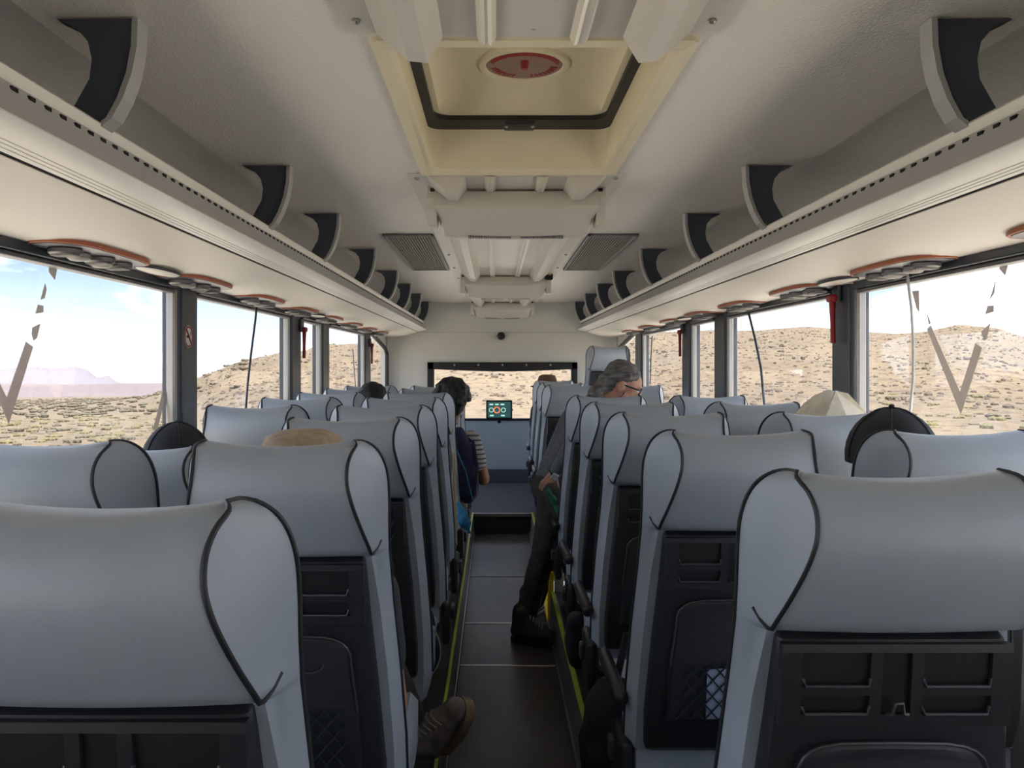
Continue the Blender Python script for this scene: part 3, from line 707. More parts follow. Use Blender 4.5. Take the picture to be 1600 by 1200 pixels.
def seat_meshes(lean, dy=0.0, dz0=0.0):
    def P(x, y, dz): return (x, y + lean * (-dz) + dy, H + dz + dz0)
    def by(dz):
        for (a, _, ya), (b_, _, yb) in zip(SHELL, SHELL[1:]):
            if b_ <= dz <= a: return ya + (yb - ya) * (dz - a) / (b_ - a)
        return SHELL[-1][2]
    M = {}
    mb = MB(); rings = []
    for i, (dz, wf, yf, wr, yr) in enumerate(RINGS):
        ring = []
        top_w = max(0, 1 - i / 15)
        def sag(x): return -0.013 * (1 - min(1, (x / 0.15) ** 2)) * top_w
        for k in range(11):
            x = -wf + 2 * wf * k / 10; c = 1 - (x / wf) ** 4
            ring.append(P(x, yf + 0.02 * c * min(1, i / 12), dz + sag(x)))
        for k in (1, 2):
            q = k / 3; ring.append(P(wf + (wr - wf) * q + 0.004 * math.sin(math.pi * q), yf + (yr - yf) * q, dz))
        for k in range(11):
            x = wr - 2 * wr * k / 10; c = 1 - (x / wr) ** 2
            bul = 0.014 if i < NHEAD + 1 else 0.0
            ring.append(P(x, yr - bul * c * min(1, i / 9), dz + sag(x)))
        for k in (2, 1):
            q = k / 3; ring.append(P(-(wf + (wr - wf) * q + 0.004 * math.sin(math.pi * q)), yf + (yr - yf) * q, dz))
        rings.append(ring)
    mb.loft(rings, cap0=False)
    capf = [(k, 23 - k, 22 - k, k + 1) for k in range(10)] + [(10, 13, 12, 11), (0, 25, 24, 23)]      # crest closed by a strip of quads
    mb.f += capf; mb.mi += [0] * len(capf)
    M['backrest'] = mb.mesh('backrest', 'leather', 52)
    for s_, nm in ((-1, 'pa'), (1, 'pb')):
        rear = [P(s_ * wr * 1.005, yr - 0.001, dz) for dz, wf, yf, wr, yr in RINGS[:NHEAD]][::-1]
        front = [P(s_ * wf * 1.005, yf + 0.001, dz) for dz, wf, yf, wr, yr in RINGS[1:]]
        tuck = [P(s_ * 0.1955, 0.004, -.208), P(s_ * 0.190, -0.016, -.221), P(s_ * 0.185, -0.034, -.228)]
        M[nm] = MB().tube(tuck + rear + front, 0.0036, 6).mesh('piping', 'piping', 60)
    rings = []
    for dz, w, yb in SHELL:
        ring = []
        for x, y in ((-w, 0.02), (-w, yb + 0.012), (-w + 0.004, yb + 0.004), (-w + 0.014, yb), (0, yb - 0.002), (w - 0.014, yb), (w - 0.004, yb + 0.004), (w, yb + 0.012), (w, 0.02)):
            ring.append(P(x, y, dz))
        rings.append(ring)
    M['shell'] = MB().loft(rings).mesh('back_shell', 'shell', 35)
    # slotted panel
    xs = [-.166, -.136, -.038, -.021, .021, .038, .136, .166]; zs = [-.372, -.354, -.326, -.312, -.262, -.250]
    mb = MB()
    for i in range(7):
        for j in range(5):
            hole = (i in (1, 5) and j in (1, 3)) or (i == 3 and j in (1, 2, 3))
            if hole: continue
            vs = []
            for off in (-0.004, 0.011):
                for x, z in ((xs[i], zs[j]), (xs[i + 1], zs[j]), (xs[i + 1], zs[j + 1]), (xs[i], zs[j + 1])):
                    vs.append(P(x * (1 + 0.10 * (-(z) - 0.25)), by(z) - off, z))
            mb.add(vs, [(0, 1, 2, 3), (7, 6, 5, 4), (0, 4, 5, 1), (1, 5, 6, 2), (2, 6, 7, 3), (3, 7, 4, 0)])
    M['panel'] = mb.mesh('slot_panel', 'shell')
    for nm, x0, x1, z0, z1 in (('p1', -.136, -.038, -.312, -.262), ('p2', .038, .136, -.312, -.262), ('p3', -.136, -.038, -.354, -.326), ('p4', .038, .136, -.354, -.326), ('p5', -.021, .021, -.354, -.262)):
        M[nm] = MB().loft([[P(x, by(z) - o_, z) for x, z in ((x0, z0), (x1, z0), (x1, z1), (x0, z1))] for o_ in (0.003, 0.0045)]).mesh('pocket_back', 'shell_dark')
    for nm, x0, x1, z in (('l1', -.136, -.038, -.312), ('l2', .038, .136, -.312), ('l3', -.136, -.038, -.354), ('l4', .038, .136, -.354)):
        M[nm] = MB().tube([P(x0, by(z) - 0.009, z + 0.012), P(x0 + 0.004, by(z) - 0.013, z + 0.001), P(x1 - 0.004, by(z) - 0.013, z + 0.001), P(x1, by(z) - 0.009, z + 0.012)], 0.0028, 6).mesh('pocket_lip', 'lip', 60)
    M['hook'] = MB().tube([P(-0.016, by(-.354) - 0.017, -.352), P(-0.008, by(-.35) - 0.019, -.350), P(-0.005, by(-.33) - 0.020, -.334), P(0.005, by(-.33) - 0.020, -.334), P(0.008, by(-.35) - 0.019, -.350), P(0.016, by(-.354) - 0.017, -.352)], 0.003, 6).mesh('hook', 'lip', 60)
    # lower pocket with an arched upper edge
    pts = []
    for k in range(13):
        a = math.pi * k / 12; pts.append((0.140 * math.copysign(abs(math.cos(a)) ** 0.45, math.cos(a)), -.465 + 0.068 * math.sin(a) ** 0.6))
    pts = pts + [(-0.150, -.55), (-0.155, -.70), (0.155, -.70), (0.150, -.55)]
    M['pocket'] = MB().loft([[P(x, by(z) - o_, z) for x, z in pts] for o_ in (-0.002, 0.010)] + [[P(x * 0.95, by(z) - 0.016, -.56 + (z + .56) * 0.95) for x, z in pts]]).mesh('lower_pocket', 'shell', 35)
    M['edge'] = MB().tube([P(x, by(z) - 0.014, z) for x, z in [(0.150, -.56)] + pts[:13] + [(-0.150, -.56)]], 0.0024, 5).mesh('pocket_edge', 'lip', 60)
    M['ring'] = MB().tube([P(0.055 + 0.03 * math.cos(R(a)), by(-.46) - 0.022, -.45 + 0.022 * math.sin(R(a))) for a in range(180, 361, 20)], 0.0022, 5).mesh('cup_ring', 'lip', 60)
    mb = MB()
    for k in range(-6, 9):
        for d in (1, -1):
            x0 = -0.135 + 0.0338 * k if d == 1 else 0.135 - 0.0338 * k
            seg = []
            for q in range(7):
                z = -.69 + 0.14 * q / 6; x = x0 + d * 0.14 * q / 6 * 0.85
                if -0.136 <= x <= 0.136: seg.append(P(x, by(z) - 0.024, z))
            if len(seg) > 1: mb.tube(seg, 0.0022, 4)
    M['net'] = mb.mesh('net', 'net')
    M['wad'] = MB().loft([[P(x, by(-.62) - o_, z) for x, z in ((-0.062, -.69), (0.03, -.69), (0.03, -.56), (-0.064, -.565))] for o_ in (0.017, 0.020)]).mesh('brochure', 'brochure')
    return M
def cushion_meshes():
    C = {}
    rings = []
    for y, w, z0, z1 in ((0.14, .212, .30, .40), (0.17, .220, .285, .425), (0.30, .223, .28, .43), (0.50, .223, .28, .445), (0.60, .221, .285, .445), (0.64, .214, .30, .425), (0.655, .20, .33, .40)):
        rings.append([(-w, y, z0 + .02), (-w + .02, y, z0), (w - .02, y, z0), (w, y, z0 + .02), (w, y, z1 - .03), (w - .02, y, z1 - .008), (w * 0.6, y, z1 - .016), (0, y, z1 - .02), (-w * 0.6, y, z1 - .016), (-w + .02, y, z1 - .008), (-w, y, z1 - .03)])
    C['cushion'] = MB().loft(rings).mesh('seat_cushion', 'leather', 45)
    C['frame'] = MB().rbox(-.20, .20, .16, .58, .22, .29, .01, 2).mesh('seat_frame', 'shell')
    C['leg'] = MB().rbox(-.02, .02, .20, .50, 0.0, .23, .01, 2).mesh('pedestal', 'shell')
    return C
SM = seat_meshes(0.17)
SM_REC = seat_meshes(0.17 + 0.36, -0.29, -0.055)
CM = cushion_meshes()
COVER = MB().rbox(-.016, .016, -.10, .10, -.085, .085, .015, 3).mesh('side_cover', 'shell', 50)
ARM = MB().rbox(-.018, .018, -.17, .17, -.022, .022, .018, 3).mesh('armrest', 'shell', 50)
KNOB = MB().rbox(-.012, .012, -.022, .022, -.03, .03, .008, 2).mesh('recline_button', 'lip', 50)
GROUPS = {}
def seat(name, x, y, label, group, aisle, M=None, z=PZ, detail=True, mag=False, cover=True):
    M = M or SM
    o = tag(empty(name, (x, y, z)), label, 'seat', group)
    obj_of('backrest', M['backrest'], o)
    br = [c for c in o.children][0]
    obj_of('piping', M['pa'], br); obj_of('piping', M['pb'], br)
    sh = obj_of('back_shell', M['shell'], o)
    if detail:
        obj_of('slot_panel', M['panel'], sh)
        for k in ('p1', 'p2', 'p3', 'p4', 'p5'): obj_of('pocket_back', M[k], sh)
        for k in ('l1', 'l2', 'l3', 'l4'): obj_of('pocket_lip', M[k], sh)
        obj_of('hook', M['hook'], sh)
        obj_of('lower_pocket', M['pocket'], sh); obj_of('pocket_edge', M['edge'], sh); obj_of('cup_ring', M['ring'], sh); obj_of('net', M['net'], sh)
        if mag: obj_of('brochure', M['wad'], sh)
    obj_of('seat_cushion', CM['cushion'], o); obj_of('seat_frame', CM['frame'], o)
    obj_of('pedestal', CM['leg'], o, (-.12, 0, 0)); obj_of('pedestal', CM['leg'], o, (.12, 0, 0))
    if aisle and cover:
      c = obj_of('side_cover', COVER, o, (aisle * .236, .23, .31)); obj_of('recline_button', KNOB, c, (aisle * .02, .02, 0.02))
    if aisle < 0: obj_of('armrest', ARM, o, (aisle * .250, .30, .50))
    return o
XLA, XLW, XRA, XRW = -0.43, -0.915, 0.564, 1.071
GA, GB, GC, GD = 'aisle seats left of the aisle', 'window seats along the left windows', 'aisle seats right of the aisle', 'window seats along the right windows'
base = 'grey leather coach seat '
la = ['nearest the camera on the left of the aisle', 'on the left of the aisle, tan hat showing above it', 'left of the aisle, third from the camera', 'left of the aisle, fourth from the camera',
      'left of the aisle, fifth from the camera', 'left of the aisle, behind the curly haired passenger', 'left of the aisle, ahead of the curly haired passenger', 'foremost on the left of the aisle']
for i, lab in enumerate(la): seat('coach_seat', XLA - (0.016 if i == 0 else 0), 0.93 + 0.73 * i, base + lab, GA, 1, cover=i not in (1, 2))
lw = ['', 'at the left window, nearest the camera', 'reclined at the left window, black cap above it', 'at the left window, in front of the reclined one', 'at the left window, fifth row', 'at the left window, sixth row', 'at the left window, below the dark haired head', 'foremost at the left window']
for i, lab in enumerate(lw):
    if i == 0: continue
    seat('coach_seat', XLW, 0.93 + 0.73 * i, base + lab, GB, 0, M=SM_REC if i == 2 else None)
ra = ['nearest the camera on the right of the aisle', 'right of the aisle with a brochure in its net', 'right of the aisle, third from the camera', 'right of the aisle, fourth from the camera', 'right of the aisle, directly behind the standing man']
for i, lab in enumerate(ra): seat('coach_seat', XRA + (0.016 if i == 0 else 0), 1.19 + 0.73 * i, base + lab, GC, -1, mag=(i == 1))
for i, (y, lab) in enumerate(((6.2, 'right of the aisle, just past the door well'), (6.93, 'foremost on the right of the aisle'))):
    seat('coach_seat', XRA, y, base + lab, GC, -1)
rw = ['', 'at the right window, below the long dark hair', 'at the right window, below the cream hat', 'at the right window, fourth row', 'at the right window, fifth row']
for i, lab in enumerate(rw):
    if i == 0: continue
    seat('coach_seat', XRW, 1.19 + 0.73 * i, base + lab, GD, 0)
seat('coach_seat', XRW, 6.2, base + 'at the right window past the door, beyond the bowed grey head', GD, 0)
seat('guide_seat', 1.07, 7.75, 'tall grey seat on the raised floor in the right front corner', None, -1, z=PZ + 0.33)
bx = tag(MB().rbox(1.07 - .2, 1.07 + .2, 7.93, 8.28, PZ, PZ + 0.33, 0.01, 2).build('seat_box', 'shell'), 'dark box under the tall front seat', 'box')
ds = seat('driver_seat', 0.585, 8.1, 'grey driver seat in front of the windscreen', None, -1, z=PZ - 0.03 + 0.03)

# ------------------------------------------------------------------ small things on pillars and windows
def hammer(side, y, z, label):
    sg = -1 if side == 'left' else 1
    xw = XL if side == 'left' else XR
    o = tag(empty('emergency_hammer', (xw - sg * 0.024, y, z)), label, 'hammer', 'red emergency hammers on the pillars')
    MB().rbox(min(0, -sg * 0.014), max(0, -sg * 0.014), -0.035, 0.035, 0.13, 0.21, 0.006, 2).build('holder', 'pillar_dark', o)
    MB().tube([(-sg * 0.022, 0.005, 0.15), (-sg * 0.022, 0, 0.05), (-sg * 0.022, -0.004, -0.03)], [0.013, 0.009, 0.010], 10).build('handle', 'red', o, smooth=60)
    MB().rbox(min(-sg * 0.008, -sg * 0.04), max(-sg * 0.008, -sg * 0.04), -0.026, 0.026, 0.13, 0.16, 0.009, 3).build('hammer_head', 'red', o, smooth=50)
    MB().tube([(-sg * 0.024, 0.026, 0.146), (-sg * 0.024, 0.040, 0.146)], [0.007, 0.001], 8).build('tip', 'alu', o)
hammer('right', 3.245, ZC + 0.115, 'red emergency hammer on the nearest right pillar')
hammer('left', 5.06, ZC + 0.07, 'red emergency hammer on the left pillar, nearer one')
hammer('left', 7.85, ZC + 0.04, 'red emergency hammer on the far left pillar')
hammer('right', 5.92, ZC + 0.09, 'red emergency hammer on the right pillar past the door')
p = at(286, 526, XL * F / (286 - VPX))
st = tag(empty('no_smoking_sign', (XL + 0.021, p.y, p.z)), 'round no smoking sticker on the nearest left pillar', 'sticker')
def disc(x, r0, r1, k=24):
    if r0: return MB().loft([[(xx, rr * math.sin(2 * math.pi * i / k), rr * math.cos(2 * math.pi * i / k)) for i in range(k)] for xx, rr in ((x, r1), (x + .0008, r1), (x + .0008, r0), (x, r0))], cap=False)
    return MB().loft([[(xx, r1 * math.sin(2 * math.pi * i / k), r1 * math.cos(2 * math.pi * i / k)) for i in range(k)] for xx in (x, x + .0008)])
disc(0, 0, 0.044).build('disc', 'white_plastic', st); disc(0.001, 0.034, 0.042).build('red_ring', 'red', st)
MB().tube([(0.0016, -0.024, 0.026), (0.0016, 0.024, -0.026)], 0.0035, 4).build('red_bar', 'red', st)
MB().box(0.0008, 0.0014, -0.022, 0.014, -0.005, 0.004).build('cigarette', 'seal', st)
MB().tube([(0.0012, 0.020, 0.006), (0.0012, 0.017, 0.012), (0.0012, 0.022, 0.018)], 0.0015, 4).build('smoke_mark', 'seal', st)

def strap(name, side, pts, rad, m_, label, cat):
    xw = (XL + 0.035) if side == 'left' else (XR - 0.035)
    P_ = []
    for px, py in pts:
        Y = xw * F / (px - VPX); P_.append(at(px, py, Y))
    b0 = P_[-1]
    tag(MB().tube([q - b0 for q in P_], rad, 6).build(name, m_, None, smooth=60, loc=b0), label, cat)
strap('window_cord', 'left', [(402, 470), (399, 500), (392, 555), (387, 600), (384, 640)], 0.006, 'pillar_dark', 'dark blind cord hanging across the second left window', 'cord')
strap('window_cord', 'left', [(551, 545), (553, 575), (555, 600), (556, 630)], 0.006, 'nozzle_grey', 'pale cord hanging down the far left window', 'cord')
strap('window_cord', 'right', [(1170, 490), (1180, 530), (1189, 575), (1195, 640)], 0.006, 'pillar_dark', 'dark blind cord hanging across the right window beyond the pillar', 'cord')
strap('window_cord', 'right', [(1019, 525), (1017, 560), (1016, 600)], 0.005, 'pillar_dark', 'thin dark cord hanging down the far right window', 'cord')
strap('cable', 'right', [(1417, 418), (1419, 440), (1424, 480), (1427, 530), (1427, 590), (1424, 625), (1421, 660)], 0.0045, 'white_plastic', 'thin white cable hanging from the right service panel', 'cable')

# tablet in the windscreen
tb = tag(empty('tablet', at(780, 655, 8.95)), 'dark tablet with lit round gauges before the windscreen', 'tablet')
MB().rbox(-0.142, 0.142, 0, 0.03, 0, 0.205, 0.012, 3).build('case', 'seal', tb)
sc = MB().box(-0.125, 0.125, -0.003, 0, 0.018, 0.187).build('screen', 'screen', tb)
def gauge(x, z, r, m_):
    k = 24
    MB().loft([[(x + rr * math.cos(2 * math.pi * i / k), yy, z + rr * math.sin(2 * math.pi * i / k)) for i in range(k)] for rr, yy in ((r, -0.003), (r, -0.006), (r * 0.72, -0.006), (r * 0.72, -0.003))], cap=False).build('gauge_ring', m_, sc)
gauge(-0.025, 0.100, 0.036, 'gauge_orange'); gauge(-0.085, 0.100, 0.026, 'gauge_pale'); gauge(0.045, 0.100, 0.026, 'gauge_pale')
for x, z in ((-0.085, 0.16), (-0.025, 0.16), (0.035, 0.16), (-0.08, 0.04), (0.04, 0.04)):
    MB().box(x - 0.02, x + 0.02, -0.005, -0.003, z - 0.008, z + 0.008).build('readout', 'gauge_pale', sc)
MB().rbox(0.142, 0.15, 0.005, 0.02, 0.09, 0.11, 0.003, 1).build('button', 'lip', tb)
MB().tube([(0, 0.02, 0.0), (0, 0.03, -0.03), (0, 0.3, -0.03)], 0.02, 8).build('mount', 'seal', tb)

# ------------------------------------------------------------------ people
class Fig:
    """a body grown from rounded limbs into one continuous surface; zones choose the material"""
    def __init__(s): s.prim = []; s.mb = MB()
    def limb(s, p0, r0, p1, r1, zone):
        p0, p1 = Vector(p0), Vector(p1); d = (p1 - p0); Ln = max(d.length, 1e-6); d = d / Ln
        a = d.orthogonal().normalized(); b_ = d.cross(a); rings = []
        K = 14
        st = [(-r0 * math.cos(t), r0 * math.sin(t)) for t in [math.pi / 2 * i / 4 for i in range(0, 5)]]
        en = [(Ln + r1 * math.sin(t), r1 * math.cos(t)) for t in [math.pi / 2 * i / 4 for i in range(0, 5)]]
        for h, rr in st + en:
            rr = max(rr, 1e-4)
            rings.append([tuple(p0 + d * h + rr * (math.cos(2 * math.pi * j / K) * a + math.sin(2 * math.pi * j / K) * b_)) for j in range(K)])
        s.mb.loft(rings); s.prim.append(('c', p0, r0, p1, r1, zone)); return s
    def chain(s, pts, zone):
        for (a, ra), (b_, rb) in zip(pts, pts[1:]): s.limb(a, ra, b_, rb, zone)
        return s
    def ell(s, c, r, zone, rot=None):
        rot = rot or Matrix.Identity(3)
        s.mb.ell(c, r, 20, 14, rot); s.prim.append(('e', Vector(c), Vector(r), rot.inverted(), 0, zone)); return s
    def build(s, name, zones, parent=None, voxel=0.008, smooth_it=4, origin=(0, 0, 0), disp=0.0, dscale=40.0):
        me = bpy.data.meshes.new(name); o_ = Vector(origin)
        me.from_pydata([tuple(Vector(v) - o_) for v in s.mb.v], [], s.mb.f)
        tmp = bpy.data.objects.new(name + '_tmp', me); COL.objects.link(tmp)
        md = tmp.modifiers.new('r', 'REMESH'); md.mode = 'VOXEL'; md.voxel_size = voxel
        ms = tmp.modifiers.new('s', 'SMOOTH'); ms.factor = 0.5; ms.iterations = smooth_it
        dg = bpy.context.evaluated_depsgraph_get(); dg.update()
        m2 = bpy.data.meshes.new_from_object(tmp.evaluated_get(dg))
        bpy.data.objects.remove(tmp); bpy.data.meshes.remove(me)
        m2.name = name
        m2.materials.clear()
        nv = len(m2.vertices); co = np.empty(nv * 3, 'f'); m2.vertices.foreach_get('co', co); co = co.reshape(-1, 3)
        if disp:
            nr = np.empty(nv * 3, 'f'); m2.vertices.foreach_get('normal', nr); nr = nr.reshape(-1, 3)
            dd = np.array([mnoise.noise(Vector(c) * dscale) for c in co.tolist()], 'f')
            co = co + nr * (dd * disp)[:, None]; m2.vertices.foreach_set('co', co.ravel().astype('f'))
        names = list(dict.fromkeys(p[-1] for p in s.prim))
        for z in names: m2.materials.append(MATS[zones[z]])
        npol = len(m2.polygons); ce = np.empty(npol * 3, 'f'); m2.polygons.foreach_get('center', ce); ce = ce.reshape(-1, 3) + np.array(o_)
        best = np.full(npol, 1e9); idx = np.zeros(npol, int)
        for p in s.prim:
            if p[0] == 'c':
                a, b_ = np.array(p[1]), np.array(p[3]); ab = b_ - a
                tt = np.clip(((ce - a) @ ab) / max(ab @ ab, 1e-9), 0, 1)
                d = np.linalg.norm(ce - (a + tt[:, None] * ab), axis=1) - (p[2] + (p[4] - p[2]) * tt)
            else:
                q = (ce - np.array(p[1])) @ np.array(p[3]).T / np.array(p[2]); ln = np.linalg.norm(q, axis=1)
                d = (ln - 1) * min(p[2])
            mk = d < best; best[mk] = d[mk]; idx[mk] = names.index(p[-1])
        m2.polygons.foreach_set('material_index', idx.astype('i').tolist())
        m2.polygons.foreach_set('use_smooth', [True] * npol); m2.update()
        o = bpy.data.objects.new(name, m2); o.location = origin if parent is None else tuple(Vector(origin) - Vector(parent.location))
        return link(o, parent)

def frame(fwd, up):
    f = Vector(fwd).normalized(); u = Vector(up); u = (u - f * u.dot(f)).normalized(); s_ = f.cross(u)
    return f, u, s_                    # forward, up, the figure's right
def add_head(B, c, fwd, up, zone='skin', k=1.0):
    c = Vector(c); f, u, s_ = frame(fwd, up)
    rot = Matrix((s_, f, u)).transposed()
    B.ell(c + u * 0.03 * k, (0.076 * k, 0.096 * k, 0.090 * k), zone, rot)
    B.ell(c - u * 0.035 * k + f * 0.022 * k, (0.060 * k, 0.072 * k, 0.078 * k), zone, rot)
    B.limb(c - u * 0.085 * k + f * 0.06 * k, 0.022 * k, c - u * 0.09 * k + f * 0.068 * k, 0.018 * k, zone)
    B.limb(c + u * 0.02 * k + f * 0.088 * k, 0.009 * k, c - u * 0.022 * k + f * 0.110 * k, 0.013 * k, zone)
    B.limb(c - u * 0.055 * k + f * 0.083 * k - s_ * 0.016 * k, 0.008 * k, c - u * 0.055 * k + f * 0.083 * k + s_ * 0.016 * k, 0.008 * k, zone)
    B.limb(c + u * 0.030 * k + f * 0.086 * k - s_ * 0.035 * k, 0.010 * k, c + u * 0.030 * k + f * 0.086 * k + s_ * 0.035 * k, 0.010 * k, zone)
    for e in (-1, 1):
        B.ell(c + s_ * e * 0.078 * k - f * 0.005 * k - u * 0.002 * k, (0.010 * k, 0.020 * k, 0.032 * k), zone, rot)
def add_hand(B, wrist, d, palm_n, zone='skin', k=1.0, curl=0.5, thumb=1):
    d = Vector(d).normalized(); pn = Vector(palm_n); pn = (pn - d * pn.dot(d)).normalized(); s_ = d.cross(pn)
    w = Vector(wrist)
    for q in (-0.024, 0, 0.024): B.limb(w + s_ * q * 0.6 * k, 0.016 * k, w + d * 0.075 * k + s_ * q * k, 0.014 * k, zone)
    for i, (q, ln) in enumerate(((-0.033, 0.068), (-0.011, 0.078), (0.011, 0.074), (0.033, 0.058))):
        p0 = w + d * 0.08 * k + s_ * q * k
        d1 = (d * math.cos(curl * 0.7) + pn * math.sin(curl * 0.7)).normalized(); d2 = (d * math.cos(curl * 1.7) + pn * math.sin(curl * 1.7)).normalized()
        p1 = p0 + d1 * ln * 0.55 * k; p2 = p1 + d2 * ln * 0.5 * k
        B.limb(p0, 0.0092 * k, p1, 0.0085 * k, zone); B.limb(p1, 0.0085 * k, p2, 0.0072 * k, zone)
    t0 = w + d * 0.022 * k - s_ * 0.028 * k * thumb; t1 = t0 + (d * 0.7 - s_ * 0.55 * thumb + pn * 0.35).normalized() * 0.042 * k
    t2 = t1 + (d * 0.9 + pn * 0.45).normalized() * 0.032 * k
    B.limb(t0, 0.014 * k, t1, 0.010 * k, zone); B.limb(t1, 0.010 * k, t2, 0.008 * k, zone)

def boot(parent, heel, toe, up, m_up, m_sole, name='boot', laces='lace', s=1.0):
    """hiking boot: shaft, foot, toe cap, sole and laces; heel/toe are the sole's ends"""
    heel, toe = Vector(heel), Vector(toe); f, u, sd = frame(toe - heel, up); ln = (toe - heel).length
    org = Vector(parent.location)
    B = Fig()
    pt = lambda a, h, q=0: heel + f * a * ln + u * h * s + sd * q * s
    B.limb(pt(0.14, 0.055), 0.042 * s, pt(0.85, 0.045), 0.036 * s, 'u'); B.limb(pt(0.2, 0.075), 0.044 * s, pt(0.6, 0.055), 0.043 * s, 'u')
    B.limb(pt(0.18, 0.07), 0.046 * s, pt(0.22, 0.155), 0.050 * s, 'u'); B.limb(pt(0.35, 0.11), 0.036 * s, pt(0.7, 0.055), 0.036 * s, 'u')
    b_ = B.build(name, {'u': m_up}, parent, 0.007, 4, origin=heel)
    mb = MB(); outl = []
    for k in range(24):
        a = 2 * math.pi * k / 24; c_, s2 = math.cos(a), math.sin(a)
        wq = 0.046 - 0.008 * (1 if c_ < -0.2 else 0)
        outl.append((0.5 + 0.53 * math.copysign(abs(c_) ** 0.7, c_), wq * math.copysign(abs(s2) ** 0.8, s2)))
    mb.loft([[tuple(pt(a, h, q) - heel) for a, q in outl] for h in (0.0, 0.028)])
    mb.build('sole', m_sole, b_, smooth=40)
    for i in range(5):
        a = 0.40 + 0.065 * i; h = 0.154 - 0.160 * (a - 0.35)
        MB().tube([tuple(pt(a, h - 0.014, -0.030) - heel), tuple(pt(a + 0.01, h, -0.012) - heel), tuple(pt(a + 0.03, h - 0.003, 0.012) - heel), tuple(pt(a + 0.04, h - 0.018, 0.030) - heel)], 0.003, 5).build('lace', laces, b_)
    return b_

# --- the standing man leaning to the right
D = 4.55
man = tag(empty('person', (0.2, D, 0)), 'standing person in grey top with grey ponytail and glasses, bowing to the right', 'person')
B = Fig()
def q(px, py, y=D): return at(px, py, y)
hc = q(971, 604, 4.58); hf = Vector((0.90, -0.12, -0.40)); hu = Vector((0.42, 0, 0.90))
add_head(B, hc, hf, hu, k=1.06)
pel = Vector((0.345, 4.62, 0.86)); chest = Vector((0.47, 4.60, 1.16)); nb = Vector((0.545, 4.59, 1.285))
B.limb(pel, 0.125, Vector((0.40, 4.61, 1.0)), 0.12, 'top'); B.limb(Vector((0.40, 4.61, 1.0)), 0.12, chest, 0.125, 'top')
for e in (-1, 1):
    B.limb(chest + Vector((0.0, 0.09 * e, 0.0)), 0.085, pel + Vector((0, 0.06 * e, 0.06)), 0.09, 'top')
B.limb(chest + Vector((0.03, 0, 0.05)), 0.10, nb, 0.068, 'top')
B.limb(nb, 0.056, hc + Vector((-0.03, 0, -0.04)), 0.052, 'skin')
# near (right) arm hanging with the hand at the pocket
shr = Vector((0.475, 4.43, 1.215)); shl = Vector((0.50, 4.78, 1.215))
B.limb(chest + Vector((0.02, 0, 0.05)), 0.075, shr, 0.066, 'top'); B.limb(chest + Vector((0.02, 0, 0.05)), 0.075, shl, 0.066, 'top')
elb = Vector((0.375, 4.33, 1.03)); wr = Vector((0.315, 4.42, 0.925))
B.chain([(shr, 0.060), (elb, 0.047), (wr + (elb - wr) * 0.18, 0.037)], 'top')
B.limb(wr + (elb - wr) * 0.25, 0.028, wr, 0.025, 'skin')
add_hand(B, wr, Vector((-0.42, 0.35, -0.75)), Vector((0.5, 0.8, 0.1)), 'skin', 1.0, 0.5, thumb=-1)
# far arm reaching forward to the seat
el2 = Vector((0.66, 4.86, 1.06)); wr2 = Vector((0.86, 4.78, 1.10))
B.chain([(shl, 0.060), (el2, 0.047), (wr2, 0.036)], 'top'); B.limb(el2 + (wr2 - el2) * 0.85, 0.028, wr2, 0.026, 'skin')
add_hand(B, wr2, Vector((0.9, -0.1, -0.25)), Vector((0, 0, -1)), 'skin', 1.0, 0.4, thumb=1)
# legs
B.ell(pel + Vector((0, 0, -0.03)), (0.145, 0.155, 0.12), 'tr')
hipr = pel + Vector((-0.01, -0.085, -0.05)); kn = Vector((0.268, 4.50, 0.49)); an = Vector((0.165, 4.54, 0.12))
B.chain([(hipr, 0.098), (kn, 0.070), (kn + (an - kn) * 0.45, 0.064), (an, 0.060)], 'tr')
hipl = pel + Vector((0.02, 0.105, -0.03)); kn2 = Vector((0.47, 4.74, 0.50)); an2 = Vector((0.50, 4.72, 0.28))
kn2 = Vector((0.325, 4.87, 0.47)); an2 = Vector((0.24, 4.90, 0.12))
B.chain([(hipl, 0.095), (kn2, 0.068), (kn2 + (an2 - kn2) * 0.45, 0.062), (an2, 0.058)], 'tr')
body = B.build('body', {'skin': 'skin', 'top': 'sweater', 'tr': 'trousers'}, man, 0.007, 5, origin=man.location, disp=0.004, dscale=22)
boot(man, (0.095, 4.53, 0.004), (0.335, 4.44, 0.004), (0, 0, 1), 'boot', 'seal', s=1.05)
boot(man, (0.17, 4.88, 0.004), (0.285, 5.08, 0.004), (0, 0, 1), 'boot', 'seal', s=1.0)
f, u, sd = frame(hf, hu); rot = Matrix((sd, f, u)).transposed()
Hh = Fig()
Hh.ell(hc + u * 0.060 - f * 0.018, (0.088, 0.104, 0.086), 'h', rot); Hh.ell(hc - f * 0.062 + u * 0.012, (0.080, 0.058, 0.085), 'h', rot)
Hh.ell(hc - f * 0.075 - u * 0.045, (0.06, 0.045, 0.05), 'h', rot)
pt0 = q(938, 606, 4.56)
Hh.chain([(hc - f * 0.095 + u * 0.01, 0.035), (pt0, 0.042), (q(930, 616, 4.55), 0.044), (q(936, 632, 4.55), 0.036), (q(943, 645, 4.55), 0.020)], 'h')
for e in (-1, 1): Hh.chain([(hc + u * 0.075 + f * 0.05 + sd * e * 0.05, 0.022), (hc + u * 0.058 + f * 0.015 + sd * e * 0.078, 0.018), (hc - f * 0.058 + u * 0.01 + sd * e * 0.068, 0.020)], 'h')
